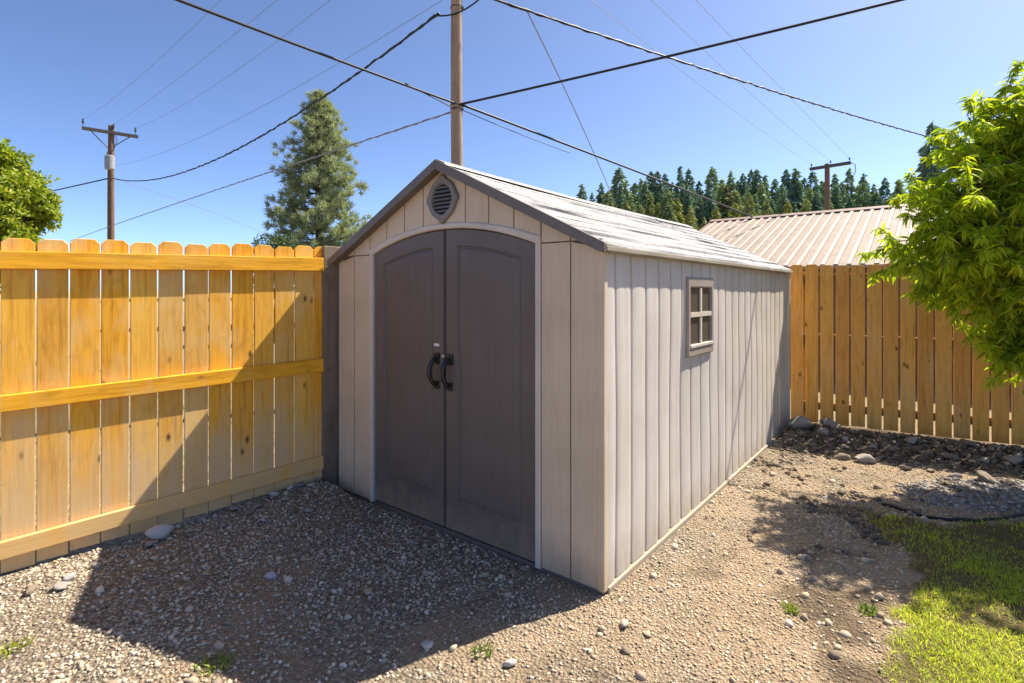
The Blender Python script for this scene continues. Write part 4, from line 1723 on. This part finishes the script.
# near tree on the right, long drooping leaves
M_PEACH = m_leaf('long green leaves', [(0.220, 0.348, 0.016), (0.329, 0.444, 0.020), (0.461, 0.517, 0.026), (0.264, 0.380, 0.018), (0.527, 0.560, 0.040), (0.176, 0.296, 0.018), (0.329, 0.359, 0.050)], 0.58, 0.58)
tree = empty('leafy_tree', (4.75, 4.25, 0))
tag(tree, 'bright green leafy fruit tree with long drooping leaves at right edge', 'tree')
C0 = np.array([4.75, 4.25, 0])
mbt = MB()
trunk_top = Vector((0.02, -.05, 1.05))
mbt.tube([(0, 0, -.1), (0, 0, .02), (.03, .02, .5), trunk_top], [.085, .075, .062, .055], 10)
rr = random.Random(21)
TIPS = []
# crown targets given by what the crown reaches, in metres around the trunk
crown = [(-1.55, -.15, 2.05), (-1.50, .15, 2.34), (-1.42, -.35, 2.25), (-1.46, .25, 1.85), (-.98, .0, 2.88), (-.75, -.3, 3.15), (-.5, .1, 3.38), (-.30, -.3, 3.48), (0, 0, 3.6),
         (-1.40, .3, 1.75), (-1.20, -.30, 1.85), (-1.0, .3, 1.60), (-.70, -.2, 1.45), (-.95, -.45, 2.3), (-.55, -.6, 2.7), (-.5, -.5, 2.0), (-.3, -.7, 2.3), (-.25, .5, 2.8), (-.8, .45, 2.3),
         (-.62, -.10, 1.08), (-.95, -.05, 1.07), (-.35, -.25, 1.05), (.5, 0, 3.1), (.6, -.5, 2.5), (.4, .6, 2.3), (.9, .1, 2.0), (.7, -.3, 1.6), (.3, -.75, 1.8), (-1.50, -.05, 2.1), (-1.2, .1, 2.25), (-.9, -.1, 1.95),
         (-1.5, .1, 1.80), (-.15, -.4, 3.05), (-.70, .2, 2.80), (-1.25, -.2, 2.05), (0.1, -.5, 1.45), (-.4, .1, 2.4), (-.7, -.4, 1.75), (-.85, -.1, 2.95), (-.95, .2, 3.02), (-.62, -.2, 2.3),
         (-.80, -.2, 1.12), (-.70, .1, 1.15), (-1.40, .05, 2.40), (-.55, -.3, 3.32), (-1.05, -.25, 2.55), (-.60, .0, 3.15), (-.42, -.2, 3.05), (-.35, .1, 3.25), (-.75, .1, 2.95), (-.45, .2, 2.95), (-1.0, .05, 3.0), (-.85, -.2, 3.12), (-.65, .15, 3.3), (-.95, .0, 2.8), (-.75, -.3, 2.75), (-1.15, .0, 2.62), (-1.30, -.1, 2.36), (-1.2, .2, 2.2), (-1.1, -.3, 2.05), (-.95, .1, 2.1), (-.8, -.35, 2.0), (-1.0, .0, 1.8), (-.6, -.1, 1.85), (-.62, .1, 3.05), (-1.45, .0, 1.95), (-1.35, .15, 2.15), (-1.40, -.2, 2.02), (-1.2, .0, 2.42), (-1.0, .1, 2.62), (-.85, -.1, 2.5), (-1.25, .1, 1.78), (-.8, .1, 1.55)]
lines = []
for ci, c_ in enumerate(crown):
    rr = random.Random(400 + ci)
    mid = Vector(c_) * 0.30 + trunk_top * 0.70
    lines += grow(trunk_top, [c_], mbt, .026, .005, 0.35, 9, rr)
LV = []
LD = []
sub = MB()
for li, ln in enumerate(lines):
    rr = random.Random(900 + li)
    tip = ln[-1]
    for k in range(14):
        u = rr.uniform(0.36, 1.0)
        f = u * (len(ln) - 1)
        a = int(min(len(ln) - 2, math.floor(f)))
        s0 = ln[a].lerp(ln[a + 1], f - a)
        out = (ln[-1] - ln[0]).normalized()
        dv = (out * .55 + Vector((rr.gauss(0, 1), rr.gauss(0, 1), rr.gauss(.15, 1.0)))).normalized()
        Lt = rr.uniform(.22, .48)
        e = s0 + dv * Lt + Vector((0, 0, -.07))
        m = s0.lerp(e, .5) + Vector((0, 0, .06))
        tw = [s0 * (1 - u_) ** 2 + m * 2 * u_ * (1 - u_) + e * u_ * u_ for u_ in np.linspace(0, 1, 6)]
        sub.tube(tw, [.005, .0045, .004, .0035, .003, .002], 4, cap=False)
        nl = int(46 + Lt * 110)
        for j in range(nl):
            uu = (j + rr.random()) / nl
            f2 = uu * 5
            a2 = int(min(4, f2))
            q = tw[a2].lerp(tw[a2 + 1], f2 - a2)
            td = (tw[a2 + 1] - tw[a2]).normalized()
            sd = Vector((rr.gauss(0, 1), rr.gauss(0, 1), rr.gauss(-.1, .5))).normalized()
            dd = td * .45 + sd * 1.1 + Vector((0, 0, -.42))
            LV.append(tuple(q))
            LD.append(tuple(dd))
LV, LD = np.array(LV), np.array(LD)
nL = len(LV)
bv, bt = leaf_shape(1.0, 0.21, 0.55, 0.38)
Mx = frames(LD, RNG.normal(0, .7, nL)) * (.045 + .075 * RNG.random(nL) ** 1.3)[:, None, None]
V, T = instance_tris(bv, bt, Mx, LV)
print('peach leaves', nL)
me = tri_mesh('crown', V, T, M_PEACH, True)
link(bpy.data.objects.new('crown', me), tree)
mbt.v += []
trunk = mbt.build('trunk', M_BARK, tree, smooth=True)
sub.build('twigs', M_BARK, tree, smooth=True)


def clump_tree(name, label, base, blobs, mat, leaf_n, leaf_L, leaf_W, trunk_h, tr, seed, group=None, flat=0.5):
    """tree or shrub with leaves spread through uneven clumps"""
    r = np.random.default_rng(seed)
    root = empty(name, base)
    tag(root, label, 'tree' if 'shrub' not in name else 'shrub', group)
    P_, D_ = [], []
    mb = MB()
    mb.tube([(0, 0, -.1), (0, 0, trunk_h * .5), (0.05, 0, trunk_h)], [tr, tr * .8, tr * .6], 8)
    for (x, y, z, R) in blobs:
        mb.tube([(0, 0, trunk_h * .8), (x * .6, y * .6, (z + trunk_h) * .5), (x, y, z)], [tr * .5, tr * .3, tr * .08], 5)
        n = int(leaf_n * R * R)
        d = r.normal(size=(n, 3))
        d /= np.linalg.norm(d, axis=1)[:, None]
        lump = 1 + .28 * np.sin(d[:, 0] * 5 + x * 3) * np.sin(d[:, 1] * 5 + y) + .22 * np.sin(d[:, 2] * 7 + z)
        q = d * (R * lump * r.uniform(0.35, 1.05, n) ** .5)[:, None]
        P_.append(q + np.array([x, y, z]))
        D_.append(d * .7 + r.normal(size=(n, 3)) * .8 + np.array([0, 0, -.2]))
    P_, D_ = np.concatenate(P_), np.concatenate(D_)
    bv, bt = leaf_shape(1.0, leaf_W, .3, .15)
    Mx = frames(D_, r.normal(0, 1.0, len(P_))) * (leaf_L * r.uniform(.6, 1.25, len(P_)))[:, None, None]
    V, T = instance_tris(bv, bt, Mx, P_)
    link(bpy.data.objects.new('crown', tri_mesh('crown', V, T, mat, True)), root)
    mb.build('trunk', M_BARK, root, smooth=True)
    return root


M_BROAD = m_leaf('broadleaf foliage', [(0.216, 0.265, 0.019), (0.302, 0.344, 0.024), (0.403, 0.409, 0.031), (0.518, 0.476, 0.043)], 0.4, 0.5)
r = random.Random(2)
bl = []
bx = P(-22, 0, 19).x
for i in range(95):
    a, ph = r.uniform(0, 6.28), r.uniform(-1, 1)
    q = math.sqrt(max(0, 1 - ph * ph)) * r.choice([.35, .7, .95, 1.0])
    bl.append((q * math.cos(a) * 1.75, q * math.sin(a) * 1.75, 4.30 + ph * 2.15, r.uniform(.40, .62)))
clump_tree('broadleaf_tree', 'rounded yellow green broadleaf tree above the left end of orange fence', (bx, 19, 0), bl, M_BROAD, 3000, 0.17, 0.55, 2.6, .2, 5)
bl = [(r.uniform(-.75, .75), r.uniform(-.5, .5), r.uniform(1.9, 2.95), r.uniform(.28, .42)) for i in range(16)]
M_SHRUB = m_leaf('shrub foliage', [(0.045, 0.075, 0.03), (0.07, 0.105, 0.04), (0.09, 0.13, 0.05)], 0.3, 0.6)
clump_tree('shrub', 'small dark shrub peeking over the fence left of the pine', (P(275, 0, 16).x, 16, 0), bl, M_SHRUB, 2200, 0.10, 0.4, 1.7, .06, 6)

# pine behind the left fence
PD = 25.0
pr_ = P(319, 93, PD)
pine = empty('pine_tree', (pr_.x, PD, 0))
tag(pine, 'tall ragged pine with blue green needles behind the fence corner', 'tree')
HT = pr_.z
M_PINE = m_leaf('pine needles', [(0.218, 0.254, 0.155), (0.309, 0.337, 0.183), (0.424, 0.422, 0.225), (0.257, 0.300, 0.225), (0.514, 0.482, 0.281)], 0.35, 0.6)
prof = [(0.18, 1.3), (0.22, 1.9), (0.28, 2.0), (0.36, 2.35), (0.44, 2.35), (0.52, 2.1), (0.60, 1.85), (0.68, 1.75), (0.76, 1.5), (0.83, 1.15), (0.90, .85), (0.95, .55), (1.0, .12)]
mb = MB()
mb.tube([(0, 0, -.1), (0.05, 0, HT * .3), (-.05, 0, HT * .6), (0, 0, HT * .98)], [.26, .2, .12, .02], 10)
rp_ = random.Random(17)
CP, CD, CS = [], [], []
for k in range(190):
    u = 0.17 + 0.83 * (k + rp_.random()) / 190
    Rm = np.interp(u, [p[0] for p in prof], [p[1] for p in prof])
    a = k * 2.399 + rp_.uniform(-.5, .5)
    L = Rm * rp_.choice([.5, .65, .8, .9, 1.0, 1.08, 1.15])
    d = Vector((math.cos(a), math.sin(a), 0))
    s0 = Vector((0, 0, u * HT - L * .18))
    e = s0 + d * L + Vector((0, 0, L * rp_.uniform(-.05, .32)))
    m = s0 + d * L * .5 + Vector((0, 0, -L * .1))
    br = [s0 * (1 - t) ** 2 + m * 2 * t * (1 - t) + e * t * t for t in np.linspace(0, 1, 8)]
    mb.tube(br, [.035, .03, .026, .022, .018, .014, .01, .006], 4, cap=False)
    nc = int(4 + L * 3.6)
    for j in range(nc):
        t = 0.32 + 0.68 * (j + rp_.random()) / nc
        f = t * 7
        i0 = int(min(6, f))
        q = br[i0].lerp(br[i0 + 1], f - i0)
        sd = Vector((rp_.gauss(0, 1), rp_.gauss(0, 1), rp_.gauss(.3, .5))) * .22 * min(1.0, L)
        CP.append(tuple(q + sd))
        dd = d * .7 + sd.normalized() * .5 + Vector((0, 0, .55))
        CD.append(tuple(dd))
CP, CD = np.array(CP), np.array(CD)
nn_ = 46
rep = np.repeat(np.arange(len(CP)), nn_)
dirs = CD[rep] / np.linalg.norm(CD[rep], axis=1)[:, None] * .7 + RNG.normal(size=(len(rep), 3)) * .75
pos = CP[rep] + RNG.normal(size=(len(rep), 3)) * .05
bv = np.array([(0, .06, 0), (0, -.06, 0), (1, 0, -.05)])
bt = np.array([(0, 1, 2)])
Mx = frames(dirs, RNG.uniform(0, 6.28, len(rep))) * RNG.uniform(.16, .33, len(rep))[:, None, None]
V, T = instance_tris(bv, bt, Mx, pos)
print('pine needles', len(T))
link(bpy.data.objects.new('crown', tri_mesh('crown', V, T, M_PINE)), pine)
mb.build('trunk', M_BARK, pine, smooth=True)
